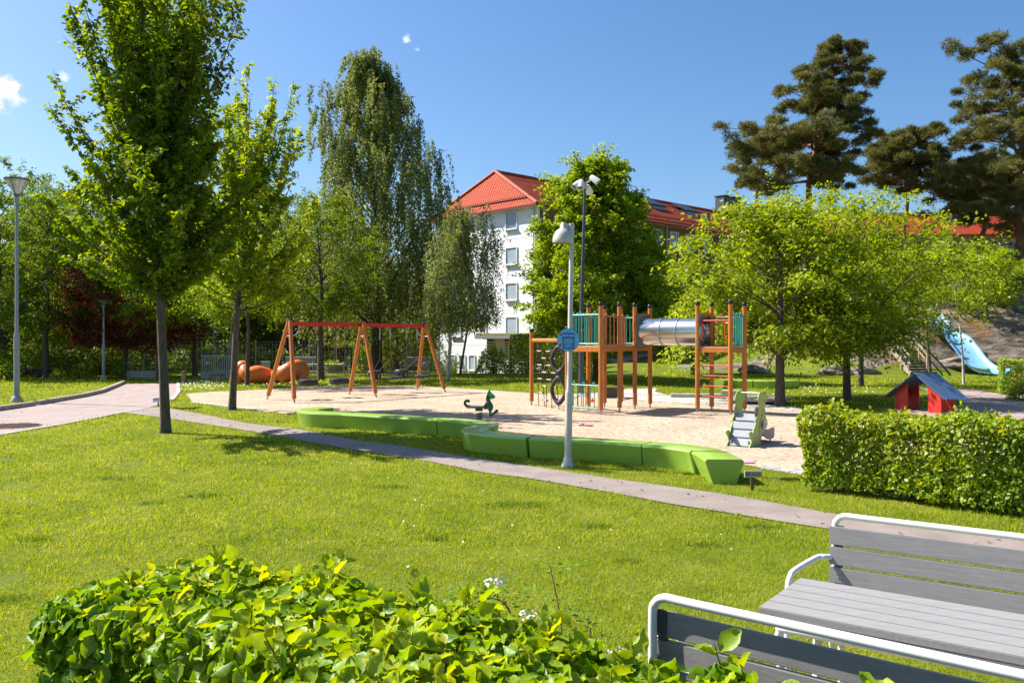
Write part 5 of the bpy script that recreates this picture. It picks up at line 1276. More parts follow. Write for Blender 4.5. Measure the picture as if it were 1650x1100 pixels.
# ------------------------------------------------------------------ orange sculpture
pts = [(381, .02, .30), (383, .25, .33), (387, .55, .30), (390, .76, .27), (394, .74, .25), (398, .48, .27), (405, .40, .34), (415, .42, .40), (427, .34, .36), (437, .26, .30), (445, .34, .30), (453, .46, .34), (462, .46, .40), (471, .60, .40), (479, .72, .36), (484, .66, .32), (486, .48, .30), (485, .28, .26)]
P = catmull([V(((a - CX) * 37.6 / F, 37.6 + (.0 if i < 5 else .25 * math.sin(i * .9)), z)) for i, (a, z, r_) in enumerate(pts)], 5); rr = list(np.interp(np.linspace(0, len(pts) - 1, len(P)), range(len(pts)), [r_ for _, _, r_ in pts]))
sc = thing('play_sculpture', 'smooth orange worm shaped play sculpture lying on the grass', 'sculpture', (P[40].x, 37.6, 0)); mb = MB()
def capd(P, rr):
    a = (P[0] - P[1]).normalized(); b = (P[-1] - P[-2]).normalized(); pre = [P[0] + a * rr[0] * s for s in (.98, .8, .5)]; pr = [rr[0] * s for s in (.15, .6, .87)]
    post = [P[-1] + b * rr[-1] * s for s in (.5, .8, .98)]; return pre + P + post, pr + rr + [rr[-1] * s for s in (.87, .6, .15)]
P2, r2 = capd(P, rr); mb.tube(P2, r2, 24); mb.build('body', MT['orange'], sc, smooth=True)

# ------------------------------------------------------------------ sand toys
o = G(944, 687); tb = thing('sand_toy', 'flat pink sand shovel lying on the sand behind the lamp post', 'toy', o); mb = MB()
mb.prism([(-.16, -.02), (-.02, -.03), (.0, -.05), (.15, -.045), (.17, 0), (.15, .045), (.0, .05), (-.02, .03), (-.16, .02)], o + V((0, 0, .03)), (.97, -.2, 0), (.2, .9, .08), .018); mb.build('blade', MT['pink'], tb, bevel=.005)
mb = MB(); mb.tube([o + V((-.18, .03, .03)), o + V((-.1, .0, .07)), o + V((-.04, .02, .035))], .014, 6); mb.build('grip', MT['pink'], tb, smooth=True)
o = G(1203, 746.5); mb = MB(); mb.prism([(-.09, -.1), (.11, -.06), (.13, .08), (-.04, .1)], o + V((0, 0, .022)), (1, 0, 0), (0, 1, 0), .012); tag(mb.build('sand_toy', M('pale_pink_plastic', (.8, .3, .5), None, 6, .45), None, bevel=.004), 'pale pink flat sand toy beside the green end block', 'toy')
# ------------------------------------------------------------------ picnic table and the two benches
tb = thing('picnic_table', 'long grey plank picnic table between the two metal framed benches', 'table', TB(.95, .3)[:])
mb = MB()
for i in range(5): mb.bar(TB(0, .061 + .122 * i, .682), TB(1.9, .061 + .122 * i, .682), .1213, .036)
mb.build('tabletop', MT['slat'], tb, bevel=.004)
mb = MB(); mb.bar(TB(.012, .016, .640), TB(1.89, .016, .640), .022, .046); mb.build('apron', MT['slat'], tb, bevel=.003)
mb = MB()
for b in (-.012, .60):
    s = 1 if b < .3 else -1
    mb.tube(catmull([TB(.10, b + .06 * s, 0), TB(.10, b + .03 * s, .45), TB(.105, b, .60), TB(.20, b, .625), TB(.95, b, .625), TB(1.70, b, .625), TB(1.795, b, .60), TB(1.80, b + .03 * s, .45), TB(1.80, b + .06 * s, 0)], 5), .019, 10)
for a in (.24, 1.66):
    for b in (.12, .50): mb.tube([TB(a, b, 0), TB(a, b, .655)], .017, 8)
    mb.tube([TB(a, .03, .645), TB(a, .58, .645)], .016, 8)
mb.build('frame', MT['whitetube'], tb, smooth=True)


def make_bench(label):
    r = thing('park_bench', label, 'bench', (0, 0, 0), group='metal framed benches at the picnic table', local=True)
    LX = .95
    for i in range(3):                       # back boards lean: local y = 0 at the top, seat towards -y
        z = .79 - .118 * i; y = -.012 - .004 * i
        mb = MB(); mb.bar((-LX, y, z), (LX, y, z), .022, .106, (0, .03, 1)); mb.build('back_slat', MT['slat'], r, bevel=.004)
    for i in range(4):
        y = -.15 - .112 * i; mb = MB(); mb.bar((-LX, y, .435 + .006 * i), (LX, y, .435 + .006 * i), .104, .03); mb.build('seat_slat', MT['slat'], r, bevel=.004)
    mb = MB(); z0 = .905
    pr = catmull([V((-LX + .022, .0195, .55)), V((-LX + .022, .0195, z0 - .085)), V((-LX + .034, .0195, z0 - .03)), V((-LX + .08, .0195, z0)), V((-LX + .2, .0195, z0)), V((0, .0195, z0)), V((LX - .2, .0195, z0)), V((LX - .08, .0195, z0)), V((LX - .034, .0195, z0 - .03)), V((LX - .022, .0195, z0 - .085)), V((LX - .022, .0195, .55))], 6)
    mb.tube(pr, .0185, 12)
    for s in (-1, 1):
        x = s * (LX - .022); mb.tube(catmull([V((x, .0195, .56)), V((x, -.05, .42)), V((x, -.06, .2)), V((x, .05, 0))], 5), .0185, 10)
        mb.tube(catmull([V((x, .015, .655)), V((x + s * .04, -.06, .665)), V((x + s * .07, -.10, .665)), V((x + s * .115, -.36, .640)), V((x + s * .122, -.42, .615)), V((x + s * .125, -.45, .56)), V((x + s * .115, -.49, .42)), V((x + s * .11, -.52, 0))], 6), .017, 10)
        mb.tube([V((x + s * .11, -.49, .405)), V((x, -.10, .405))], .016, 8)
    mb.build('frame', MT['whitetube'], r, smooth=True)
    for s in (-.895, .895):
        mb = MB(); mb.bar((s * LX / .95, -.030, .50), (s * LX / .95, .004, .85), .045, .008, (0, 1, -.05)); br = mb.build('back_bracket', MT['bracket'], r, bevel=.002)
        mb = MB()
        for z in (.54, .58, .66, .70, .78, .82): mb.lathe([(0, 0), (.007, 0), (.006, .005), (0, .006)], V((s * LX / .95, -.036 + (z - .5) * .09, z)), 8, Matrix.Rotation(rad(-90), 3, 'X'))
        mb.build('bolt', MT['steel'], br)
    return r


pb = make_bench('grey slatted bench with white tube frame on the path side of the picnic table')
c = TB(-.046 + .95, 1.318); pb.location = c; pb.rotation_euler = (0, 0, math.atan2(U_.y, U_.x))
U2 = V((.772, -.636, 0)); c2 = V((.557, 3.48, 0)) + U2 * .935 + V((.636, .772, 0)) * .04
dup(pb, c2, math.atan2(U2.y, U2.x) + math.pi, 'grey slatted bench seen from behind, its white rail next to the big leaved hedge')

# ------------------------------------------------------------------ lamps
def lamp_pole_mb(h, r0, r1, hthick, rbase):
    return [(r0, -.1), (r0, hthick - .05), (r0 * .96, hthick), (r1, hthick + .06), (r1 * .9, h)]


o = G(915, 752); lp = thing('park_lamp', 'light grey park lamp with bell shaped head, on the grass before the green bench', 'lamp', o)
tilt = V((.060, 0, 3.66)).normalized(); Mt = Matrix((V((1, 0, -tilt.x)).normalized(), V((0, 1, 0)), tilt)).transposed()
mb = MB(); mb.lathe([(.056, -.05), (.056, 1.13), (.054, 1.16), (.040, 1.19), (.034, 3.66), (.03, 3.68), (0, 3.68)], o, 28, Mt); mb.build('pole', MT['lampgrey'], lp, smooth=True)
mb = MB(); mb.lathe([(.10, -.02), (.10, .03), (.092, .05), (.072, .08), (.068, .13), (.058, .15), (.0, .15)], o, 28, Mt); mb.build('foot', MT['lampgrey'], lp, smooth=True)
mb = MB(); mb.box(o + Mt @ V((-.0, -.055, .78)), (.055, .012, .42)); mb.build('service_door', MT['lampgrey'], lp, bevel=.004)
hc = AT(907, 392, o.y); arm = o + Mt @ V((0, 0, 3.5))
mb = MB(); mb.lathe([(.155, .0), (.162, .02), (.162, .05), (.15, .12), (.118, .185), (.075, .215), (.058, .235), (.052, .30), (.044, .315), (0, .318), (0, .29), (.03, .2), (.11, .15), (.14, .08), (.148, .0)], hc, 32, Matrix.Rotation(rad(4), 3, 'Y'), close=True); hd = mb.build('lamp_head', MT['lampgrey'], lp, smooth=True)
mb = MB(); mb.lathe([(.0, .035), (.12, .035), (.12, .03), (0, .02)], hc, 24); mb.build('lens', MT['white'], hd, smooth=True)
mb = MB(); t = V((arm.x, o.y, hc.z + .235)); mb.tube([t, V((hc.x + .03, o.y, t.z + .005))], .020, 10); mb.tube([t - V((0, 0, .12)), t + V((0, 0, .07))], .042, 12); mb.build('arm', MT['lampgrey'], lp, smooth=True)

# round sign on the lamp
sc_ = o + Mt @ V((0, -.062, 1.945)) + V((-.03, 0, 0)); sg = thing('round_sign', 'round light blue sign with a blue text panel strapped to the lamp post', 'sign', sc_)
Msg = Matrix((V((.995, -.10, 0)), V((0, 0, 1)), V((-.10, -.995, 0)))).transposed()
lb = M('light_blue_sign', (.16, .50, .82), None, 5, .35); db = M('blue_text_panel', (.012, .20, .56), None, 5, .35)
mb = MB(); mb.lathe([(.0, -.012), (.172, -.012), (.172, .012), (0, .012)], sc_, 40, Msg); mb.build('disc', lb, sg, bevel=.003)
mb = MB(); mb.lathe([(.176, -.03), (.176, -.006), (.13, -.006), (.13, -.03)], sc_, 40, Msg, close=True); mb.build('back_rim', MT['bracket'], sg, smooth=True)
def Sg(x, y, z=.0): return sc_ + Msg @ V((x, y, z))
mb = MB(); mb.prism([(-.09, -.142), (.097, -.142), (.097, .11), (-.09, .11)], Sg(0, 0, .0145), Msg.col[0], Msg.col[1], .003); pnl = mb.build('text_panel', db, sg)


def lettering(txt, size, pos, Mr, mat, parent, ext=.0008, align='CENTER', name='lettering', wmax=None):
    cu = bpy.data.curves.new('txt', 'FONT'); cu.body = txt; cu.size = size; cu.extrude = ext; cu.align_x = align; cu.align_y = 'CENTER'; cu.offset = size * .012
    ob = bpy.data.objects.new('txt', cu); COL.objects.link(ob); dg = bpy.context.evaluated_depsgraph_get(); dg.update()
    me = bpy.data.meshes.new_from_object(ob.evaluated_get(dg)); bpy.data.objects.remove(ob); bpy.data.curves.remove(cu)
    vs = [v.co.copy() for v in me.vertices]
    sx = 1.0
    if wmax:
        wd = max(v.x for v in vs) - min(v.x for v in vs); sx = min(1.0, wmax / wd)
    off = OFF.get(parent.name, V((0, 0, 0)))
    for v, c_ in zip(me.vertices, vs): v.co = pos + Mr @ V((c_.x * sx, c_.y, c_.z)) - off
    me.name = name; me.materials.clear(); me.materials.append(mat); ob = bpy.data.objects.new(name, me); COL.objects.link(ob); ob.parent = parent; OFF[ob.name] = off
    return ob


lettering('Bel Krönel', .037, Sg(.003, .066, .0172), Msg, MT['white'], pnl, wmax=.16)
for i, tx in enumerate(('Trädgårdar till', 'barnens lekplats', 'Ett skede byg 11', 'av biljetter', 'og lånekort')):
    lettering(tx, .021, Sg(.003, .010 - .0255 * i - (.006 if i > 2 else 0), .0172), Msg, MT['white'], pnl, wmax=.145)
mb = MB()
for x, y, s, a in ((-.112, .085, 1, 0), (-.122, -.075, 1.25, .6)):
    p = [(-.02, -.012), (.0, -.02), (.016, -.006), (.014, .016), (-.002, .01), (-.016, .018)]
    mb.prism([(s * (q[0] * math.cos(a) - q[1] * math.sin(a)), s * (q[0] * math.sin(a) + q[1] * math.cos(a))) for q in p], Sg(x, y, .0135), Msg.col[0], Msg.col[1], .003)
mb.build('red_flower', MT['redpaint'], sg)
mb = MB(); mb.tube([Sg(.05, .05, -.012), Sg(.06, .05, -.10)], .01, 6); mb.tube([Sg(-.02, .05, -.012), Sg(-.02, .05, -.10)], .01, 6); mb.build('clamp', MT['bracket'], sg)

# tall steel lamps with glass cones
def cone_lamp(px, py, h, label, rt, rs, rc, ht, kc):
    o = G(px, py); r = thing('street_lamp', label, 'lamp', o, group='cone topped street lamps'); mb = MB()
    mb.lathe([(rt, -.1), (rt, ht - .06), (rt * .95, ht), (rs * 1.1, ht + .1), (rs * .95, h - rc * (kc + .75)), (rs * 1.35, h - rc * (kc + .73)), (rs * 1.35, h - rc * (kc + .1)), (0, h - rc * (kc + .1))], o, 20); mb.build('pole', MT['greysteel'], r, smooth=True)
    mb = MB(); mb.lathe([(rt * 2.0, -.05), (rt * 2.0, .06), (rt * 1.5, .16), (rt * 1.1, .2), (0, .2)], o, 14); mb.build('foot', MT['concrete'], r, smooth=True)
    mb = MB(); mb.lathe([(rs * 1.3, h - rc * (kc + .25)), (rs * 2.2, h - rc * kc), (rs * 1.2, h - rc * (kc - .02)), (0, h - rc * (kc - .02))], o, 20)
    for k in range(3):
        w = k * 2.094 + .55; mb.tube([V((o.x, o.y, h - rc * kc)) + V((math.cos(w), math.sin(w), 0)) * rs * 1.9, V((o.x, o.y, h - .02)) + V((math.cos(w), math.sin(w), 0)) * rc * .97], .012, 6)
    mb.build('bracket', MT['lampdark'], r, smooth=True)
    mb = MB(); mb.lathe([(rs * 1.9, h - rc * (kc - .03)), (rc * .93, h - .05), (rc * .91, h - .05), (rs * 1.75, h - rc * (kc - .03))], o, 28, close=True); mb.build('glass_cone', GLS, r, smooth=True)
    mb = MB(); mb.lathe([(rc * .97, h - .035), (rc, h - .02), (rc * .98, h), (rc * .5, h + .035), (0, h + .04), (0, h + .015), (rc * .5, h + .01), (rc * .94, h - .02)], o, 32, close=True); mb.build('lamp_cover', MT['lampdark'], r, smooth=True)
    return r


def glass_mat():
    m, nt, out = new_mat('clear_lamp_glass'); L = nt.links.new
    t = nd(nt, 'BsdfTransparent'); t.inputs[0].default_value = (.9, .92, .95, 1); g = nd(nt, 'BsdfGlossy', i_Roughness=.12); g.inputs['Color'].default_value = (.9, .9, .95, 1)
    d = nd(nt, 'BsdfDiffuse'); d.inputs[0].default_value = (.7, .72, .76, 1); a = nd(nt, 'MixShader'); a.inputs[0].default_value = .3; L(t.outputs[0], a.inputs[1]); L(d.outputs[0], a.inputs[2])
    b = nd(nt, 'MixShader'); b.inputs[0].default_value = .12; L(a.outputs[0], b.inputs[1]); L(g.outputs[0], b.inputs[2]); L(b.outputs[0], out.inputs[0]); return m


GLS = glass_mat()
cone_lamp(27, 648, 6.95, 'tall grey street lamp on the lawn left of the road', .085, .048, .37, 2.1, 1.3)
cone_lamp(167, 612, 3.85, 'short grey park lamp standing in front of the copper beech', .075, .045, .30, 1.7, .55)
# floodlight mast
o = G(936, 634); fm = thing('floodlight_mast', 'tall dark mast with four white floodlights in front of the maple', 'lamp', o); top = AT(942.5, 303, o.y)
mb = MB(); mb.tube([o - V((0, 0, .1)), o + V((0, 0, 2.4)), top], [.085, .072, .045], 14); mb.build('pole', MT['bluegrey'], fm, smooth=True)
mb = MB(); mb.cyl(top - V((0, 0, .05)), top + V((0, 0, .2)), .075, .075, 12); mb.tube([top + V((0, 0, .14)), top + V((.24, -.05, .30)), top + V((.3, -.05, .32))], .03, 8); mb.tube([top + V((0, 0, .14)), top + V((-.2, -.1, .12))], .03, 8); mb.tube([top + V((0, 0, .1)), top + V((.12, .15, .05))], .03, 8); mb.build('bracket', MT['lampgrey'], fm, smooth=True)
for dx, dy, dz_, ax_ in ((-.30, -.12, .10, (-.75, -.5, -.75)), (-.16, -.16, .10, (-.15, -.45, -.9)), (.34, -.06, .30, (.72, -.2, -.62)), (.15, .16, -.02, (.35, .75, -.55))):
    a = V(ax_).normalized(); c = top + V((dx, dy, dz_)); x = a.orthogonal().normalized(); Mx2 = Matrix((x, a.cross(x), a)).transposed()
    mb = MB(); mb.lathe([(.0, -.19), (.07, -.185), (.10, -.13), (.125, .15), (.13, .17), (.115, .17), (.105, .14), (0, .12)], c, 20, Mx2); fl = mb.build('floodlight', MT['white'], fm, smooth=True)
    mb = MB(); mb.lathe([(0, .13), (.10, .145), (.10, .15), (0, .15)], c, 18, Mx2); mb.build('front_glass', MT['panelgrey'], fl)

# ------------------------------------------------------------------ small signs, bollard, manhole
o = G(1213, 790); sg = thing('dog_sign', 'small wooden no dogs sign on a short stake by the path', 'sign', o)
mb = MB(); mb.box(o + V((-.004, .012, .105)), (.042, .025, .31), -.05); mb.build('stake', M('brown_stake', (.16, .09, .05), None, 9, .8), sg, bevel=.003)
Ms = Matrix((V((1, .0, 0)), V((0, 0, 1)), V((0, -1, 0)))).transposed(); bc = o + V((.0, -.010, .215))
mb = MB(); mb.box(bc, (.225, .02, .088)); mb.build('board', M('pale_sign_rim', (.62, .56, .44), None, 8, .6), sg, bevel=.003)
mb = MB(); mb.box(bc + V((.003, -.0105, 0)), (.208, .004, .074)); pl = mb.build('plate', M('grey_sign_plate', (.36, .345, .33), None, 14, .5), sg)
pos = bc + V((0, -.0135, 0))
lettering('Ej hundar', .036, pos + V((.042, 0, -.002)), Ms, MT['black'], pl, wmax=.112)
dgp = [(-.022, .004), (-.014, .008), (.010, .008), (.016, .016), (.026, .014), (.025, .008), (.018, .004), (.014, -.004), (.013, -.018), (.009, -.018), (.007, -.006), (-.008, -.006), (-.010, -.018), (-.014, -.018), (-.016, -.004), (-.028, .014), (-.03, .012)]
mb = MB(); mb.prism(dgp, pos + V((-.066, 0, 0)), (1, 0, 0), (0, 0, 1), .002); mb.build('dog_mark', MT['black'], pl)
mb = MB(); mb.bar(pos + V((-.095, -.0022, .028)), pos + V((-.040, -.0022, -.028)), .007, .002, (0, 1, 0)); mb.bar(pos + V((-.095, -.0044, -.028)), pos + V((-.040, -.0044, .028)), .007, .002, (0, 1, 0)); mb.build('cross_mark', MT['bracket'], pl)
o = G(255, 655); sg = thing('small_sign', 'tiny white sign on a short dark stake at the road corner', 'sign', o); mb = MB(); mb.cyl(o - V((0, 0, .05)), o + V((0, 0, .16)), .02, .02, 8); mb.build('stake', MT['bracket'], sg)
mb = MB(); mb.prism([(-.1, -.06), (.1, -.06), (.1, .06), (-.1, .06)], o + V((-.04, -.03, .20)), (.95, .3, .1), (-.1, .2, .95), .012); b_ = mb.build('board', MT['white'], sg)
mb = MB(); mb.bar(o + V((-.10, -.06, .21)), o + V((.0, -.03, .23)), .02, .003, (-.3, -.9, .1)); mb.build('blue_mark', db, b_)
o = G(296, 616.5); bo = thing('bollard', 'short round wooden bollard at the corner of the road and grass', 'bollard', o); mb = MB()
mb.lathe([(.095, -.05), (.095, .43), (.075, .44), (.075, .47), (.10, .48), (.10, .52), (.05, .555), (0, .56)], o, 18); mb.build('body', M('pale_bollard_wood', (.50, .32, .18), (.4, .24, .12), 6, .7, stretch=(6, 6, .6)), bo, smooth=True)
mb = MB(); mb.lathe([(.082, .435), (.082, .475), (.0, .475)], o, 18); mb.build('groove_band', MT['bark'], bo)
o = G(18, 687); mh = thing('manhole_cover', 'large round rusty iron grate set into the pinkish road', 'manhole', o); mb = MB(); mb.lathe([(0, .006), (.60, .006), (.62, .014), (.60, .02), (0, .02)], o, 36); mb.build('frame', M('rusty_iron', (.13, .065, .05), (.08, .04, .035), 9, .7, metal=.2), mh)
mb = MB()
for k in range(-7, 8):
    hwd = math.sqrt(max(.0, .56 ** 2 - (k * .078) ** 2))
    if hwd > .05: mb.box(o + V((0, k * .078, .024)), (2 * hwd, .03, .012))
mb.build('grate_bars', bpy.data.materials['rusty_iron'], mh)

# ------------------------------------------------------------------ fence, railing, stone blocks, far benches, planter
def mesh_panel(mb, a, b, z0, z1, dz, dx):
    d = (b - a); L = d.length; d.normalize()
    for z in np.arange(z0, z1 + .01, dz): mb.bar(zup(a, z), zup(b, z), .008, .009)
    for s in np.arange(dx, L, dx): mb.bar(zup(a + d * s, z0), zup(a + d * s, z1), .006, .006, (d.y, -d.x, 0))


def fence(name, label, pts, H, dz, dx, rpost=.035, zb=.06, gm=None, pm=None, drop=0.0):
    r = thing(name, label, 'fence', (pts[0].x, pts[0].y, drop)); mb = MB()
    for a, b in zip(pts[:-1], pts[1:]): mesh_panel(mb, a, b, zb + drop, H + drop, dz, dx)
    mb.build('mesh_panel', gm or MT['greysteel'], r)
    for p in pts:
        mb = MB(); mb.cyl(zup(p, drop - .2), zup(p, H + .05 + drop), rpost, rpost, 8); mb.build('post', pm or MT['greysteel'], r, smooth=True)
    return r


def along(px0, px1, y0, y1, n): return [V(((px0 + (px1 - px0) * i / n - CX) * (y0 + (y1 - y0) * i / n) / F, y0 + (y1 - y0) * i / n, 0)) for i in range(n + 1)]


fence('mesh_fence', 'long grey steel mesh fence behind the orange sculpture and park benches', along(282, 672, 49.5, 63.5, 9), 2.1, .2, .25, drop=-.25)
fence('ladder_fence', 'short grey fence end with wide horizontal bars by the stone block', along(211, 252, 45, 45.6, 2), 2.0, .22, 3.0, .045, .25, MT['steel'])
fence('mesh_fence', 'high steel mesh court fence in front of the dark belt of trees, behind the railing', along(262, 372, 56, 57, 4), 3.1, .25, .3, .05)
fence('mesh_fence', 'grey mesh fence between the dark trees and the white house', along(676, 706, 64, 64, 2), 2.0, .12, .12, drop=-.9)
a = V(((326 - CX) * 43.5 / F, 43.5, 0)); b = V(((376 - CX) * 43.5 / F, 43.5, 0)); rl = thing('railing', 'grey vertical bar railing on a pale graffiti marked plinth', 'railing', a); mb = MB()
for i in range(15): p = a + (b - a) * (i / 14); mb.bar(zup(p, .28), zup(p, 1.12), .03, .03, (0, 1, 0))
mb.bar(zup(a, 1.13), zup(b, 1.13), .04, .04); mb.bar(zup(a, .32), zup(b, .32), .03, .03); mb.build('bars', MT['steel'], rl)
mb = MB(); mb.bar(zup(a - V((.05, 0, 0)), .12), zup(b + V((.05, 0, 0)), .12), .3, .28); pn_ = mb.build('plinth', MT['concrete'], rl, bevel=.02)
mb = MB()
for x in (.38, .58, .72): mb.tube([zup(a + (b - a) * x, .1) + V((-.12, -.155, -.04)), zup(a + (b - a) * x, .2) + V((-.05, -.155, .02)), zup(a + (b - a) * x, .08) + V((.02, -.155, 0)), zup(a + (b - a) * x, .2) + V((.1, -.155, 0))], .018, 5)
mb.build('spray_marks', MT['black'], pn_)
o = V(((230 - CX) * 43.2 / F, 43.2, 0)); st = thing('stone_block', 'long pale rough stone block at the end of the road', 'stone', o); mb = MB()
mb.box(o + V((0, 0, .16)), (1.5, .5, .42)); b_ = mb.build('block', MT['stone'], st, bevel=.05, seg=3)
o = V(((50 - CX) * 43.8 / F, 43.8, 0)); mb = MB(); mb.box(o + V((0, 0, .22)), (3.2, .3, .5)); tag(mb.build('low_wall', M('dark_brown_timber', (.05, .035, .028), None, 5, .8), None, bevel=.02), 'low dark brown wall under the trees behind the tall lamp', 'wall')


def far_bench(label):
    r = thing('garden_bench', label, 'bench', (0, 0, 0), group='grey benches along the court', local=True)
    for i in range(4): mb = MB(); mb.bar((-.85, .22 + .03 * i, .52 + .115 * i), (.85, .22 + .03 * i, .52 + .115 * i), .025, .095, (0, -.2, 1)); mb.build('back_slat', MT['slat'], r)
    for i in range(4): mb = MB(); mb.bar((-.85, -.2 + .12 * i, .44), (.85, -.2 + .12 * i, .44), .11, .03); mb.build('seat_slat', MT['slat'], r)
    mb = MB()
    for s in (-.88, .88): mb.tube(catmull([V((s, -.26, 0)), V((s, -.25, .40)), V((s, -.22, .64)), V((s, .1, .66)), V((s, .27, .64))], 4), .022, 7); mb.tube([V((s, .15, 0)), V((s, .2, .45)), V((s, .34, .95))], .022, 7)
    mb.tube([V((-.88, .34, .95)), V((.88, .34, .95))], .022, 7); mb.build('frame', MT['steel'], r, smooth=True); return r


fb = far_bench('grey bench on the court edge right behind the orange sculpture'); fb.location = pp(482, 48.6); fb.rotation_euler = (0, 0, -.12)
dup(fb, pp(579, 49.5), .05, 'grey bench on the court edge seen between the middle swing legs'); dup(fb, pp(668, 50.5, .0), -.55, 'grey bench turned at a slant, seen through the right swing bay')
o = V(pp(535, 50)); pl = thing('planter', 'wide shallow concrete planter bowl behind the tyre swing', 'planter', o); mb = MB(); mb.lathe([(.25, 0), (.3, .05), (.68, .34), (.70, .38), (.62, .38), (.5, .3), (0, .28)], o + V((0, 0, .15)), 26); mb.build('bowl', M('pinkish_concrete', (.42, .34, .29), None, 5, .8), pl, smooth=True)
mb = MB(); mb.lathe([(.3, 0), (.3, .2), (0, .2)], o, 18); mb.build('plinth', MT['concrete'], pl)
lf_ = np.random.default_rng(8); n = 160; leaf_mesh('plants', lf_.normal(0, .25, (n, 3)) * A_([1, 1, .3]) + A_(o[:]) + A_([0, 0, .55]), lf_.normal(0, 1, (n, 3)) + A_([0, 0, .8]), lf_.normal(0, 1, (n, 3)), .12, .07, LM['maple'], pl)
o = V(pp(566, 45)); ps = thing('green_post', 'dark green steel post at the court edge beside the middle swing legs', 'post', o); mb = MB(); mb.cyl(o - V((0, 0, .1)), o + V((0, 0, 1.45)), .05, .05, 10); mb.build('pole', M('dark_green_steel', (.03, .06, .055), None, 5, .5), ps, smooth=True)
mb = MB(); mb.lathe([(.13, -.02), (.12, .05), (0, .06)], o, 12); mb.build('foot', MT['concrete'], ps); mb = MB(); mb.lathe([(.06, 1.45), (.06, 1.5), (0, 1.52)], o, 10); mb.build('cap', MT['black'], ps)
o = V(pp(509, 45.5)); tt = thing('low_table', 'low white framed table behind the second tyre swing', 'table', o); mb = MB(); mb.box(o + V((0, 0, .62)), (1.3, .7, .05)); mb.build('tabletop', MT['concrete'], tt, bevel=.01)
mb = MB()
for x in (-.55, .55):
    for y in (-.25, .25): mb.cyl(o + V((x, y, -.05)), o + V((x, y, .6)), .025, .025, 7)
mb.build('legs', MT['whitetube'], tt)
o = V(pp(428, 47)); bx = thing('utility_box', 'small pale box in the grass behind the orange sculpture', 'box', o); mb = MB(); mb.box(o + V((0, 0, .35)), (.42, .35, .7)); mb.build('body', MT['lampgrey'], bx, bevel=.02); mb = MB(); mb.box(o + V((0, 0, .72)), (.48, .41, .05)); mb.build('lid', MT['lampgrey'], bx, bevel=.01)

# things behind the sand on the right
def block(label, px, py, size, rot, mat, h0=0, name='stone_block', bev=.02, cat='block'):
    o = G(px, py); mb = MB(); mb.box(o + V((0, 0, size[2] / 2 - .03 + h0)), size, rot); return tag(mb.build(name, mat, None, bevel=bev), label, cat)
block('low white concrete block left of the dinosaur slide head', 1182, 643, (.75, .5, .32), -.3, MT['concrete'], cat='concrete block')
block('long low concrete kerb block behind the right tower ladder', 1122, 640.5, (1.7, .4, .16), -.15, MT['concrete'], cat='concrete block')
block('dark wooden box at the sand edge under the play tower', 984, 641, (.85, .55, .4), -.1, M('dark_timber_box', (.10, .07, .05), None, 5, .8), name='sand_box', cat='box')
o = G(1222, 649); dd = thing('round_platform', 'flat round concrete disc behind the dinosaur slide', 'platform', o); mb = MB(); mb.lathe([(.0, .10), (.95, .10), (.97, .13), (.97, .16), (.95, .18), (0, .18)], o, 36); mb.build('disc', MT['concrete'], dd, smooth=True); mb = MB(); mb.lathe([(.6, -.05), (.6, .11), (0, .11)], o, 20); mb.build('base', MT['bracket'], dd)
bench_seg('green bench segment far behind the right tower ladder', [(8.2, 34.0), (8.6, 34.5), (9.1, 34.5), (9.7, 34.1)])
bench_seg('shaded green bench segment far behind the tree trunk near the dinosaur slide', [(9.7, 34.1), (10.2, 33.8), (10.8, 33.8), (11.3, 34.1)])

# ------------------------------------------------------------------ white and brown apartment house
def tile_mat():
    m, nt, out = new_mat('red_roof_tiles'); L = nt.links.new
    p = nd(nt, 'BsdfPrincipled', i_Roughness=.75); p.inputs['Specular IOR Level'].default_value = .15; L(p.outputs[0], out.inputs[0])
    uv = nd(nt, 'UVMap', uv_map='tile'); sx = nd(nt, 'SeparateXYZ'); L(uv.outputs[0], sx.inputs[0])
    def saw(src, per):
        a = nd(nt, 'Math', operation='MULTIPLY'); L(src, a.inputs[0]); a.inputs[1].default_value = 1 / per; f = nd(nt, 'Math', operation='FRACT'); L(a.outputs[0], f.inputs[0]); return f.outputs[0]
    a = nd(nt, 'Math', operation='MULTIPLY'); L(sx.outputs[0], a.inputs[0]); a.inputs[1].default_value = 6.2832 / .30; s = nd(nt, 'Math', operation='SINE'); L(a.outputs[0], s.inputs[0])
    rw = saw(sx.outputs[1], .36); h = nd(nt, 'Math', operation='MULTIPLY_ADD'); L(s.outputs[0], h.inputs[0]); h.inputs[1].default_value = .35; L(rw, h.inputs[2])
    b = nd(nt, 'Bump', i_Strength=.9, i_Distance=.07); L(h.outputs[0], b.inputs['Height']); L(b.outputs[0], p.inputs['Normal'])
    n = nd(nt, 'TexNoise', i_Scale=.8, i_Detail=8.0, i_Roughness=.75); L(uv.outputs[0], n.inputs['Vector']); r = nd(nt, 'ValToRGB'); L(n.outputs['Fac'], r.inputs['Fac']); e = r.color_ramp.elements
    e[0].position = .3; e[0].color = (.31, .042, .014, 1); e[1].position = .7; e[1].color = (.45, .068, .022, 1)
    lt = nd(nt, 'Math', operation='LESS_THAN'); L(rw, lt.inputs[0]); lt.inputs[1].default_value = .14; mx = nd(nt, 'Mix', data_type='RGBA'); m5 = nd(nt, 'Math', operation='MULTIPLY'); L(lt.outputs[0], m5.inputs[0]); m5.inputs[1].default_value = .5; L(m5.outputs[0], mx.inputs[0]); L(r.outputs[0], mx.inputs[6]); mx.inputs[7].default_value = (.16, .035, .02, 1); L(mx.outputs[2], p.inputs['Base Color']); return m


MT['tile'] = tile_mat()


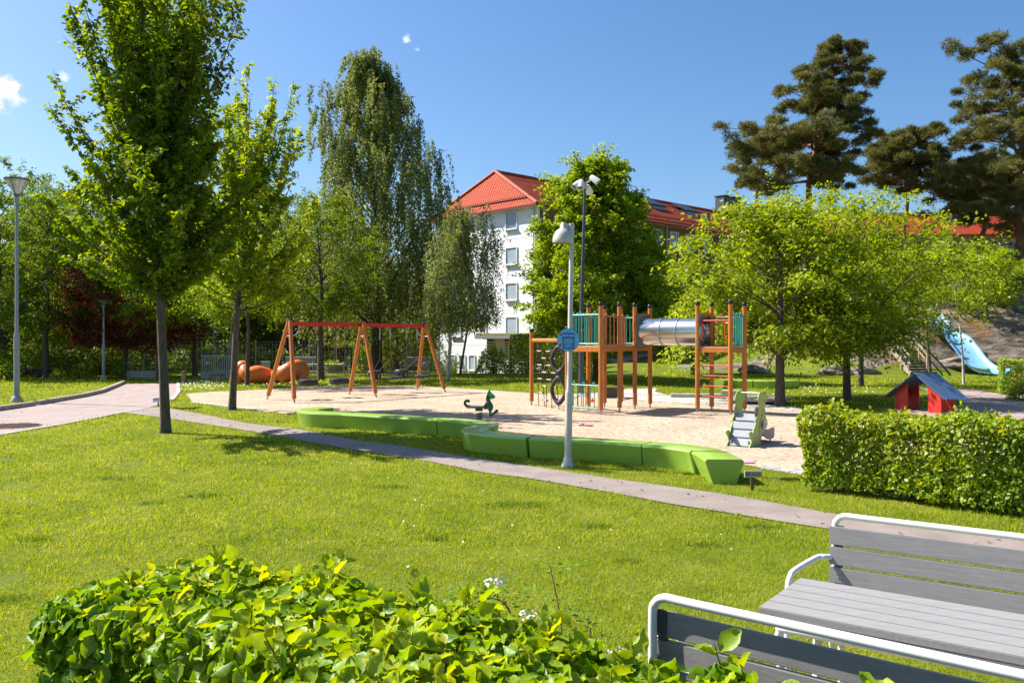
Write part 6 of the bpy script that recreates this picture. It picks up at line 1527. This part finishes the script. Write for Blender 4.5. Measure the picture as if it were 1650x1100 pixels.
def roof_face(name, pts, parent, th=.12):
    """tiled slab; pts run along the eave first"""
    pts = [V(p) for p in pts]; e = (pts[1] - pts[0]).normalized(); nn = e.cross(pts[-1] - pts[0]).normalized(); nn = nn if nn.z > 0 else -nn; up = nn.cross(e); up = up if up.z > 0 else -up
    m = len(pts); me = bpy.data.meshes.new(name); off = OFF[parent.name]
    vs = [p - off for p in pts] + [p - nn * th - off for p in pts]; fs = [tuple(range(m)), tuple(range(2 * m - 1, m - 1, -1))] + [(i, m + i, m + (i + 1) % m, (i + 1) % m) for i in range(m)]
    me.from_pydata(vs, [], fs); u = me.uv_layers.new(name='tile')
    for l in me.loops:
        p = me.vertices[l.vertex_index].co + off - pts[0]; u.data[l.index].uv = (p.dot(e), p.dot(up))
    me.materials.append(MT['tile']); o = bpy.data.objects.new(name, me); COL.objects.link(o); o.parent = parent; OFF[o.name] = off; return o


C0 = V((1.83, 63, 0)); ug, ul = V((-.686, .728, 0)), V((.728, .686, 0)); ZB, ZE, ZR = -1.2, 12.2, 15.35; BW, BL = 12.0, 44.0
hs = thing('apartment_house', 'white gabled apartment house with red tiled roof, its long side in brown brick', 'building', (C0.x, C0.y, ZB))
def bp(a, b, z): return C0 + ug * a + ul * b + V((0, 0, z))     # a across the gable, b along the long side
wallw = M('white_render', (.86, .86, .85), (.82, .82, .81), .5, .75, .1, 20, spots=((.75, .75, .73), .9, .68)); brick = M('brown_brick', (.21, .135, .065), (.16, .10, .045), 6, .85, .6, 9, stretch=(1, 1, 5))
mb = MB(); mb.prism([(0, ZB), (BW, ZB), (BW, ZE), (0, ZE)], bp(0, .15, 0), ug, (0, 0, 1), .3); gw = mb.build('gable_wall', wallw, hs)
mb = MB(); mb.prism([(.301, ZB), (BL, ZB), (BL, ZE), (.301, ZE)], bp(.15, 0, 0), ul, (0, 0, 1), .3); lw = mb.build('long_wall', brick, hs)
mb = MB(); mb.prism([(.301, ZB), (BL, ZB), (BL, ZE), (.301, ZE)], bp(BW - .15, 0, 0), ul, (0, 0, 1), .3); mb.prism([(.301, ZB), (BW - .301, ZB), (BW - .301, ZE), (.301, ZE)], bp(0, BL - .15, 0), ug, (0, 0, 1), .3); mb.build('rear_wall', brick, hs)
mb = MB()
for z in (1.52, 4.2, 6.9, 9.6): mb.bar(bp(0, -.004, z), bp(BW, -.004, z), .014, .035)
mb.build('string_course', MT['white'], gw)
ov = .42; PK1, PK2 = bp(BW / 2, 1.3, ZR), bp(BW / 2, BL - 1.3, ZR); ZO = ZE - .28
roof_face('roof', [bp(-ov, -ov, ZO), bp(BW + ov, -ov, ZO), PK1], hs); rr_ = roof_face('roof', [bp(-ov, -ov, ZO), bp(-ov, BL + ov, ZO), PK2, PK1], hs); roof_face('roof', [bp(BW + ov, -ov, ZO), bp(BW + ov, BL + ov, ZO), PK2, PK1], hs); roof_face('roof', [bp(-ov, BL + ov, ZO), bp(BW + ov, BL + ov, ZO), PK2], hs)
mb = MB(); ridge = M('ridge_tiles', (.46, .10, .045), (.36, .075, .035), 3, .6); mb.tube([bp(-ov, -ov, ZO + .05), PK1 + V((0, 0, .05))], .13, 8); mb.tube([bp(BW + ov, -ov, ZO + .05), PK1 + V((0, 0, .05))], .13, 8); mb.tube([PK1 + V((0, 0, .05)), PK2 + V((0, 0, .05))], .13, 8); mb.build('ridge_cap', ridge, hs, smooth=True)
mb = MB(); mb.bar(bp(-ov, -ov - .02, ZO - .10), bp(BW + ov, -ov - .02, ZO - .10), .12, .12); mb.bar(bp(-ov - .02, -ov, ZO - .10), bp(-ov - .02, BL + ov, ZO - .10), .12, .12); mb.build('gutter', M('dark_red_gutter', (.16, .03, .02), None, 4, .5), hs)
mb = MB(); mb.prism([(-ov + .05, -ov + .05), (BW + ov - .05, -ov + .05), (BW + ov - .05, BL), (-ov + .05, BL)], V((C0.x, C0.y, ZO - .14)), ug, ul, .04); mb.build('soffit', MT['white'], hs)
mb = MB(); sl1 = (PK1 - bp(BW / 2, -ov, ZO)); sl2 = (bp(BW / 2, 1.3, ZR) - bp(-ov, 1.3, ZO))
snow = M('dark_snow_guard', (.10, .03, .025), None, 4, .5)
for k, (a, b) in enumerate(((.14, .03), (.14, .10))):
    q = sl1 * a + V((0, 0, .16 + .10 * k)); mb.bar(bp(.6, -ov, ZO) + q, bp(BW - .6, -ov, ZO) + q, .05, .05)
    q = sl2 * .14 + V((0, 0, .16 + .10 * k)); mb.bar(bp(-ov, 1.0, ZO) + q, bp(-ov, BL - 1, ZO) + q, .05, .05)
q = sl2 * .9 + V((0, 0, .3)); mb.bar(bp(-ov, 2.0, ZO) + q, bp(-ov, BL - 2, ZO) + q, .05, .05)
for i in range(0, 22):
    q0 = sl2 * .9; p = bp(-ov, 2.0 + i * 1.85, ZO); mb.bar(p + q0, p + q0 + V((0, 0, .32)), .05, .04, (0, 1, 0)); q1 = sl2 * .14; mb.bar(p + q1, p + q1 + V((0, 0, .28)), .05, .04, (0, 1, 0))
mb.build('snow_guard', snow, hs)


def window(p, U, N, w, h, parent, glassm, frm=.07, rev=.14, split=True):
    """recess-framed window: p = centre on the wall, U along the wall, N outward"""
    U, N = V(U), V(N); z = V((0, 0, 1)); mb = MB()
    for s in (-1, 1): mb.bar(p + U * (s * (w / 2 - frm / 2)) - z * h / 2 + N * .03, p + U * (s * (w / 2 - frm / 2)) + z * h / 2 + N * .03, frm, .10, N)
    for s in (-1, 1): mb.bar(p + z * (s * (h / 2 - frm / 2)) - U * (w / 2 - frm) + N * .03, p + z * (s * (h / 2 - frm / 2)) + U * (w / 2 - frm) + N * .03, .10, frm)
    
    if split and w > 1.2: mb.bar(p + U * (w * .16) - z * (h / 2 - frm) + N * .03, p + U * (w * .16) + z * (h / 2 - frm) + N * .03, .06, .09, N)
    fr_ = mb.build('window', MT['white'], parent)
    mb = MB(); mb.prism([(-w / 2 + frm, -h / 2 + frm), (w / 2 - frm, -h / 2 + frm), (w / 2 - frm, h / 2 - frm), (-w / 2 + frm, h / 2 - frm)], p + N * .012, U, z, .02); mb.build('pane', glassm, fr_)
    mb = MB(); mb.bar(p - U * (w / 2 + .06) - z * (h / 2 + .03) + N * .08, p + U * (w / 2 + .06) - z * (h / 2 + .03) + N * .08, .2, .05); mb.build('sill', MT['lampgrey'], fr_)
    return fr_


Ng, Nl = -ul, -ug
sky_glass = M('window_glass_blue', (.16, .24, .34), (.10, .15, .22), .6, .08, spec=.9)
for i, z in enumerate((11.0, 8.3, 5.6, 2.85)):
    window(bp(2.7, 0, z), ug, Ng, 1.28, 1.35 if i < 3 else 1.7, hs, sky_glass if i in (0,) else MT['blind'], split=False); window(bp(5.95, 0, z + .1), ug, Ng, .75, 1.0, hs, MT['glass']); window(bp(9.3, 0, z), ug, Ng, 1.28, 1.35, hs, MT['blind'], split=False)
for a in (7.3, 8.5, 9.8): window(bp(a, 0, .1), ug, Ng, .8, 1.25, hs, MT['blind'])
for i, b in enumerate((2.5, 5.5, 8.6, 11.7, 14.6, 16.95, 19.35, 21.9, 25.0, 28.2, 31.4, 34.6)):
    for z in (10.6, 7.9, 5.2, 2.5): window(bp(0, b, z), ul, Nl, 1.25 if i != 7 else .9, 1.5, hs, sky_glass)
dark = M('black_roof_metal', (.03, .032, .035), None, 4, .4)
def roofpt(b, t): return bp(-ov, b, ZO) + sl2 * t
for b in (19.3, 24.7):
    mb = MB(); c = roofpt(b, .66); mb.bar(c - ul * 0 - sl2 * .08 + V((0, 0, .38)), c + sl2 * .26 + V((0, 0, .25)), 2.3, .12); dm = mb.build('dormer', dark, hs, bevel=.02)
    mb = MB(); f = c - sl2 * .06; mb.prism([(-1.0, -.30), (1.0, -.30), (1.0, .34), (-1.0, .34)], f + V((0, 0, .06)), ul, (0, 0, 1), .06); mb.build('dormer_window', MT['glass'], dm)
    mb = MB()
    for s in (-1.02, 1.02): mb.prism([(0, -.25), (1.5, .42), (1.5, .52), (0, .36)], f + ul * s, ug, (0, 0, 1), .05)
    mb.build('dormer_cheek', dark, dm)
mb = MB(); c = roofpt(24.6, .36); mb.box(c + V((0, 0, .3)), (.55, .55, .9), math.atan2(ul.y, ul.x)); mb.build('vent', dark, hs, bevel=.03)
mb = MB(); c = bp(BW / 2 - 1.0, 33.5, ZR + .55); mb.box(c, (3.4, 1.3, 1.7), math.atan2(ul.y, ul.x)); ch = mb.build('chimney', M('dark_chimney_cladding', (.07, .075, .085), None, 2, .5, stretch=(4, 4, .3)), hs, bevel=.12)
mb = MB(); mb.box(c + V((0, 0, .92)), (3.5, 1.4, .12), math.atan2(ul.y, ul.x)); mb.build('chimney_cap', dark, ch, bevel=.03)
mb = MB(); p0, p1 = roofpt(17.0, .86), roofpt(18.1, .86)
for p in (p0, p1): mb.tube([p, p + V((0, 0, 1.25))], .035, 6)
for z in (.65, 1.22): mb.tube([p0 + V((0, 0, z)), p1 + V((0, 0, z))], .03, 6)
mb.build('roof_rail', M('red_rail', (.3, .08, .07), None, 4, .5), hs)
mb = MB(); mb.bar(roofpt(21.6, .62) + V((0, 0, .14)), roofpt(24.2, .4) + V((0, 0, .14)), .10, .06); mb.build('roof_ladder', MT['lampgrey'], hs)
mb = MB()
for a, b in ((.25, -.09), (BW - .25, -.09)): mb.tube([bp(a, b, ZB), bp(a, b, ZO - .2)], .06, 7)
for b in (.6, 15.8, 30.0): mb.tube([bp(-.09, b, ZB), bp(-.09, b, ZO - .2)], .06, 7)
mb.build('downpipe', MT['lampgrey'], hs, smooth=True)
# white louvred annex with a green roof
AN0 = V((1.7, 57.2, 0)); an = thing('annex', 'white louvred annex with a mossy green roof in front of the white gable', 'building', (AN0.x, AN0.y, -.8))
def ap(a, b, z): return AN0 + ug * a + ul * b + V((0, 0, z))
mb = MB(); mb.prism([(-1.2, -.8), (5.4, -.8), (5.4, 2.0), (-1.2, 2.0)], ap(0, 1.6, 0), ug, (0, 0, 1), 2.6); mb.build('walls', wallw, an)
mb = MB(); mb.prism([(-1.7, 2.0), (5.9, 2.0), (5.9, 2.28), (-1.7, 2.28)], ap(0, 1.5, 0), ug, (0, 0, 1), 3.9); rf = mb.build('roof', M('grey_fascia', (.24, .24, .24), None, 4, .6), an, bevel=.02)
mb = MB(); mb.prism([(-1.6, 2.28), (5.8, 2.28), (5.8, 2.40), (-1.6, 2.40)], ap(0, 1.5, 0), ug, (0, 0, 1), 3.7); mb.build('moss', M('yellow_green_moss', (.36, .30, .06), (.18, .22, .04), 3, .95, 1, 20), rf, bevel=.03)
for a0, a1 in ((-1.1, -.3), (1.4, 2.1), (3.0, 3.5), (4.6, 5.3)):
    mb = MB()
    for z in np.arange(-.7, 1.95, .19): mb.bar(ap(a0, .22, z), ap(a1, .22, z), .05, .10)
    for a in (a0, a1): mb.bar(ap(a, .20, -.75), ap(a, .20, 1.98), .06, .06, (0, 1, 0))
    lv = mb.build('louvre', MT['white'], an)
    mb = MB(); mb.prism([(a0, -.75), (a1, -.75), (a1, 1.97), (a0, 1.97)], ap(0, .285, 0), ug, (0, 0, 1), .02); mb.build('louvre_backing', MT['lampdark'], lv)
mb = MB()
for z in (-.2, .35, .9, 1.45): mb.bar(ap(-.25, .295, z), ap(5.3, .295, z), .012, .02)
mb.build('board_joint', MT['lampgrey'], an)
mb = MB(); mb.prism([(3.72, .85), (4.05, .85), (4.05, 1.35), (3.72, 1.35)], ap(0, .27, 0), ug, (0, 0, 1), .03); mb.build('blue_plate', MT['blue_slide'], an)

# long red roofed house on the hill
r3 = thing('row_house', 'long low house with a red roof on the hill behind the pines', 'building', (48, 94, 6)); zb3 = 5.0
mb = MB(); mb.box((49, 95, 9.2), (54, 9, 8.0)); mb.build('walls', M('ochre_render', (.36, .27, .15), None, 1, .8), r3)
roof_face('roof', [V((21.4, 89.9, 13.05)), V((76.6, 89.9, 13.05)), V((76.6, 95, 15.75)), V((21.4, 95, 15.75))], r3); roof_face('roof', [V((21.4, 100.1, 13.05)), V((76.6, 100.1, 13.05)), V((76.6, 95, 15.75)), V((21.4, 95, 15.75))], r3)
mb = MB(); mb.bar((21.4, 95, 15.85), (76.6, 95, 15.85), .3, .16); mb.bar((21.4, 94.4, 15.95), (76.6, 94.4, 15.95), .06, .06); mb.build('ridge_cap', snow, r3)
for x in np.arange(24, 75, 4.2): window(V((x, 90.5, 11.3)), (1, 0, 0), (0, -1, 0), 1.3, 1.4, r3, sky_glass)
for x in (48.2, 60): mb = MB(); mb.box((x, 93.2, 15.0), (.8, .8, 1.0)); mb.build('vent', dark, r3)

# ------------------------------------------------------------------ stairs, slide and stone pillar on the hill
L0, L1 = AT(1467, 601, 46.0), AT(1434, 556, 49.6); R0, R1 = AT(1497, 601, 46.2), AT(1461, 555, 49.8)
ws = thing('wooden_stairs', 'weathered wooden stairs with hand rails going up the grassy bank', 'stairs', L0)
ex = 1.15; L1 = L0 + (L1 - L0) * ex; R1 = R0 + (R1 - R0) * ex
for a, b in ((L0, L1), (R0, R1)):
    mb = MB(); mb.bar(a - V((0, 0, .10)), b - V((0, 0, .10)), .07, .26); mb.build('stringer', MT['wood_grey'], ws, bevel=.01)
for i in range(12):
    t = (i + .5) / 12; mb = MB(); mb.bar(L0 + (L1 - L0) * t + V((0, 0, .02)), R0 + (R1 - R0) * t + V((0, 0, .02)), .30, .06); mb.build('step', MT['wood_grey'], ws, bevel=.008)
for a, b in ((L0, L1), (R0, R1)):
    for t in (.06, .36, .66, .95): p = a + (b - a) * t; mb = MB(); mb.bar(p - V((0, 0, .5)), p + V((0, 0, .88)), .09, .09, (0, 1, 0)); mb.build('rail_post', MT['wood_grey'], ws, bevel=.006)
    mb = MB(); mb.bar(a + V((0, 0, .88)), b + V((0, 0, .88)), .10, .06); mb.bar(a + V((0, 0, .5)), b + V((0, 0, .5)), .03, .09); mb.build('handrail', MT['wood_grey'], ws, bevel=.006)
ctrl = [AT(1500, 512, 50.6), AT(1506, 522, 50.2), AT(1516, 536, 49.6), AT(1536, 545, 49.0), AT(1552, 563, 48.1), AT(1568, 584, 47.2), AT(1584, 597, 46.4), AT(1601, 601.5, 45.6), AT(1612, 602.5, 45.1)]
P = catmull(ctrl, 6); bs = thing('hill_slide', 'long light blue slide running down the rocky slope', 'slide', (P[-1].x, P[-1].y, 0))
prof = [(-.62, .30), (-.56, .30), (-.50, .26), (-.42, .08), (-.28, .015), (0, 0), (.28, .015), (.42, .08), (.50, .26), (.56, .30), (.62, .30), (.60, .24), (.53, .20), (.45, .02), (.28, -.05), (0, -.065), (-.28, -.05), (-.45, .02), (-.53, .20), (-.60, .24)]
vs, fs = [], []; k = len(prof); m = len(P)
for i, p in enumerate(P):
    t = (P[min(i + 1, m - 1)] - P[max(i - 1, 0)]).normalized(); s = t.cross(V((0, 0, 1))).normalized(); s = (s * .8 + V((.75, .65, 0)).normalized() * .2).normalized(); n_ = s.cross(t).normalized(); n_ = n_ if n_.z > 0 else -n_
    for x, z in prof: vs.append(p + s * (x * 1.12) + n_ * z)
for i in range(m - 1):
    for j in range(k): fs.append((i * k + j, i * k + (j + 1) % k, (i + 1) * k + (j + 1) % k, (i + 1) * k + j))
fs += [tuple(range(k - 1, -1, -1)), tuple((m - 1) * k + j for j in range(k))]
mb = MB(); mb.add(vs, fs); mb.build('chute', MT['blue_slide'], bs, smooth=True)
mb = MB()
for i in (3, 20, 34): mb.cyl(P[i] - V((0, 0, 1.6)), P[i] - V((0, 0, .02)), .05, .05, 8)
mb.build('support_post', MT['steel'], bs, smooth=True)
mb = MB(); t0_ = P[0]; mb.box(t0_ + V((-.2, .7, -.05)), (1.6, 1.3, .10)); mb.build('start_deck', MT['wood_grey'], bs)
x, y = AT(1636, 474, 54.5).xy; zg = float(gz(x, y)); sp = thing('stone_pillar', 'dark stacked stone pillar and low walls on top of the hill', 'pillar', (x, y, zg)); mb = MB(); ms_ = MB()
for i in range(14): mb.box((x + R.uniform(-.03, .03), y + R.uniform(-.03, .03), zg + .0 + .10 * i), (.95 + R.uniform(-.06, .06), .8, .085), R.uniform(-.04, .04))
mb.build('pillar', M('slate_stone', (.20, .19, .18), (.10, .095, .09), 3, .85, .4, 12), sp, bevel=.015)
for i in range(6): ms_.box((x - 1.75 + R.uniform(-.03, .03), y, zg - .25 + .10 * i), (.85, .7, .085), R.uniform(-.04, .04))
ms_.build('low_wall', bpy.data.materials['slate_stone'], sp, bevel=.015)
for i, (px, py, s, lb) in enumerate(((1350, 588, 1.0, 'grey boulder on the grass bank left of the slim tree trunk'), (1395, 583, .8, 'smaller grey boulder on the grass bank right of the slim tree trunk'), (1545, 578, 1.1, 'pale boulder at the foot of the slope beside the blue slide'), (1215, 590, .9, 'grey boulder in the shade behind the right play tower'))):
    yd = 47 + .5 * i; x, _, zg = pp(px, yd); bm = bmesh.new(); bmesh.ops.create_icosphere(bm, subdivisions=4, radius=1)
    for v in bm.verts:
        n_ = mnoise.noise(v.co * 1.3 + V((i * 7, 0, 0))) * .35 + mnoise.noise(v.co * 3.1) * .12; v.co = V((v.co.x * .95 * s, v.co.y * .7 * s, v.co.z * .42 * s)) * (1 + n_)
    me = bpy.data.meshes.new('boulder'); bm.to_mesh(me); bm.free(); me.polygons.foreach_set('use_smooth', [True] * len(me.polygons)); me.materials.append(MT['rock']) if 'rock' in MT else me.materials.append(MT.setdefault('rock', M('grey_brown_rock', (.27, .22, .18), (.10, .085, .07), 1.6, .9, .8, 8, stretch=(1, 1, 2.4))))
    ob = bpy.data.objects.new('boulder', me); COL.objects.link(ob); ob.location = (x, yd, zg + .08); tag(ob, lb, 'boulder')
# dry leaves and bits blown over the path, the road and the sand
r_ = np.random.default_rng(77); Q = []
while len(Q) < 420:
    x, y = r_.uniform(-16, 10), r_.uniform(5, 34)
    k = [inside(p, A_([x]), A_([y]))[0] for p in (PATH, SAND, ROAD, PAVE)]
    if k[0] or (k[1] and r_.random() < .16) or (k[2] and r_.random() < .25) or (k[3] and r_.random() < .5): Q.append((x, y, .024))
Q = A_(Q); n = len(Q); o_ = leaf_mesh('fallen_leaves', Q, r_.normal(0, 1, (n, 3)) * A_([1, 1, .1]), r_.normal(0, .25, (n, 3)) + A_([0, 0, 1]), .055, .035, leaf_mat('dry_leaf', [(.05, .03, .015), (.16, .09, .03), (.3, .2, .06)], .1)); o_['kind'] = 'stuff'
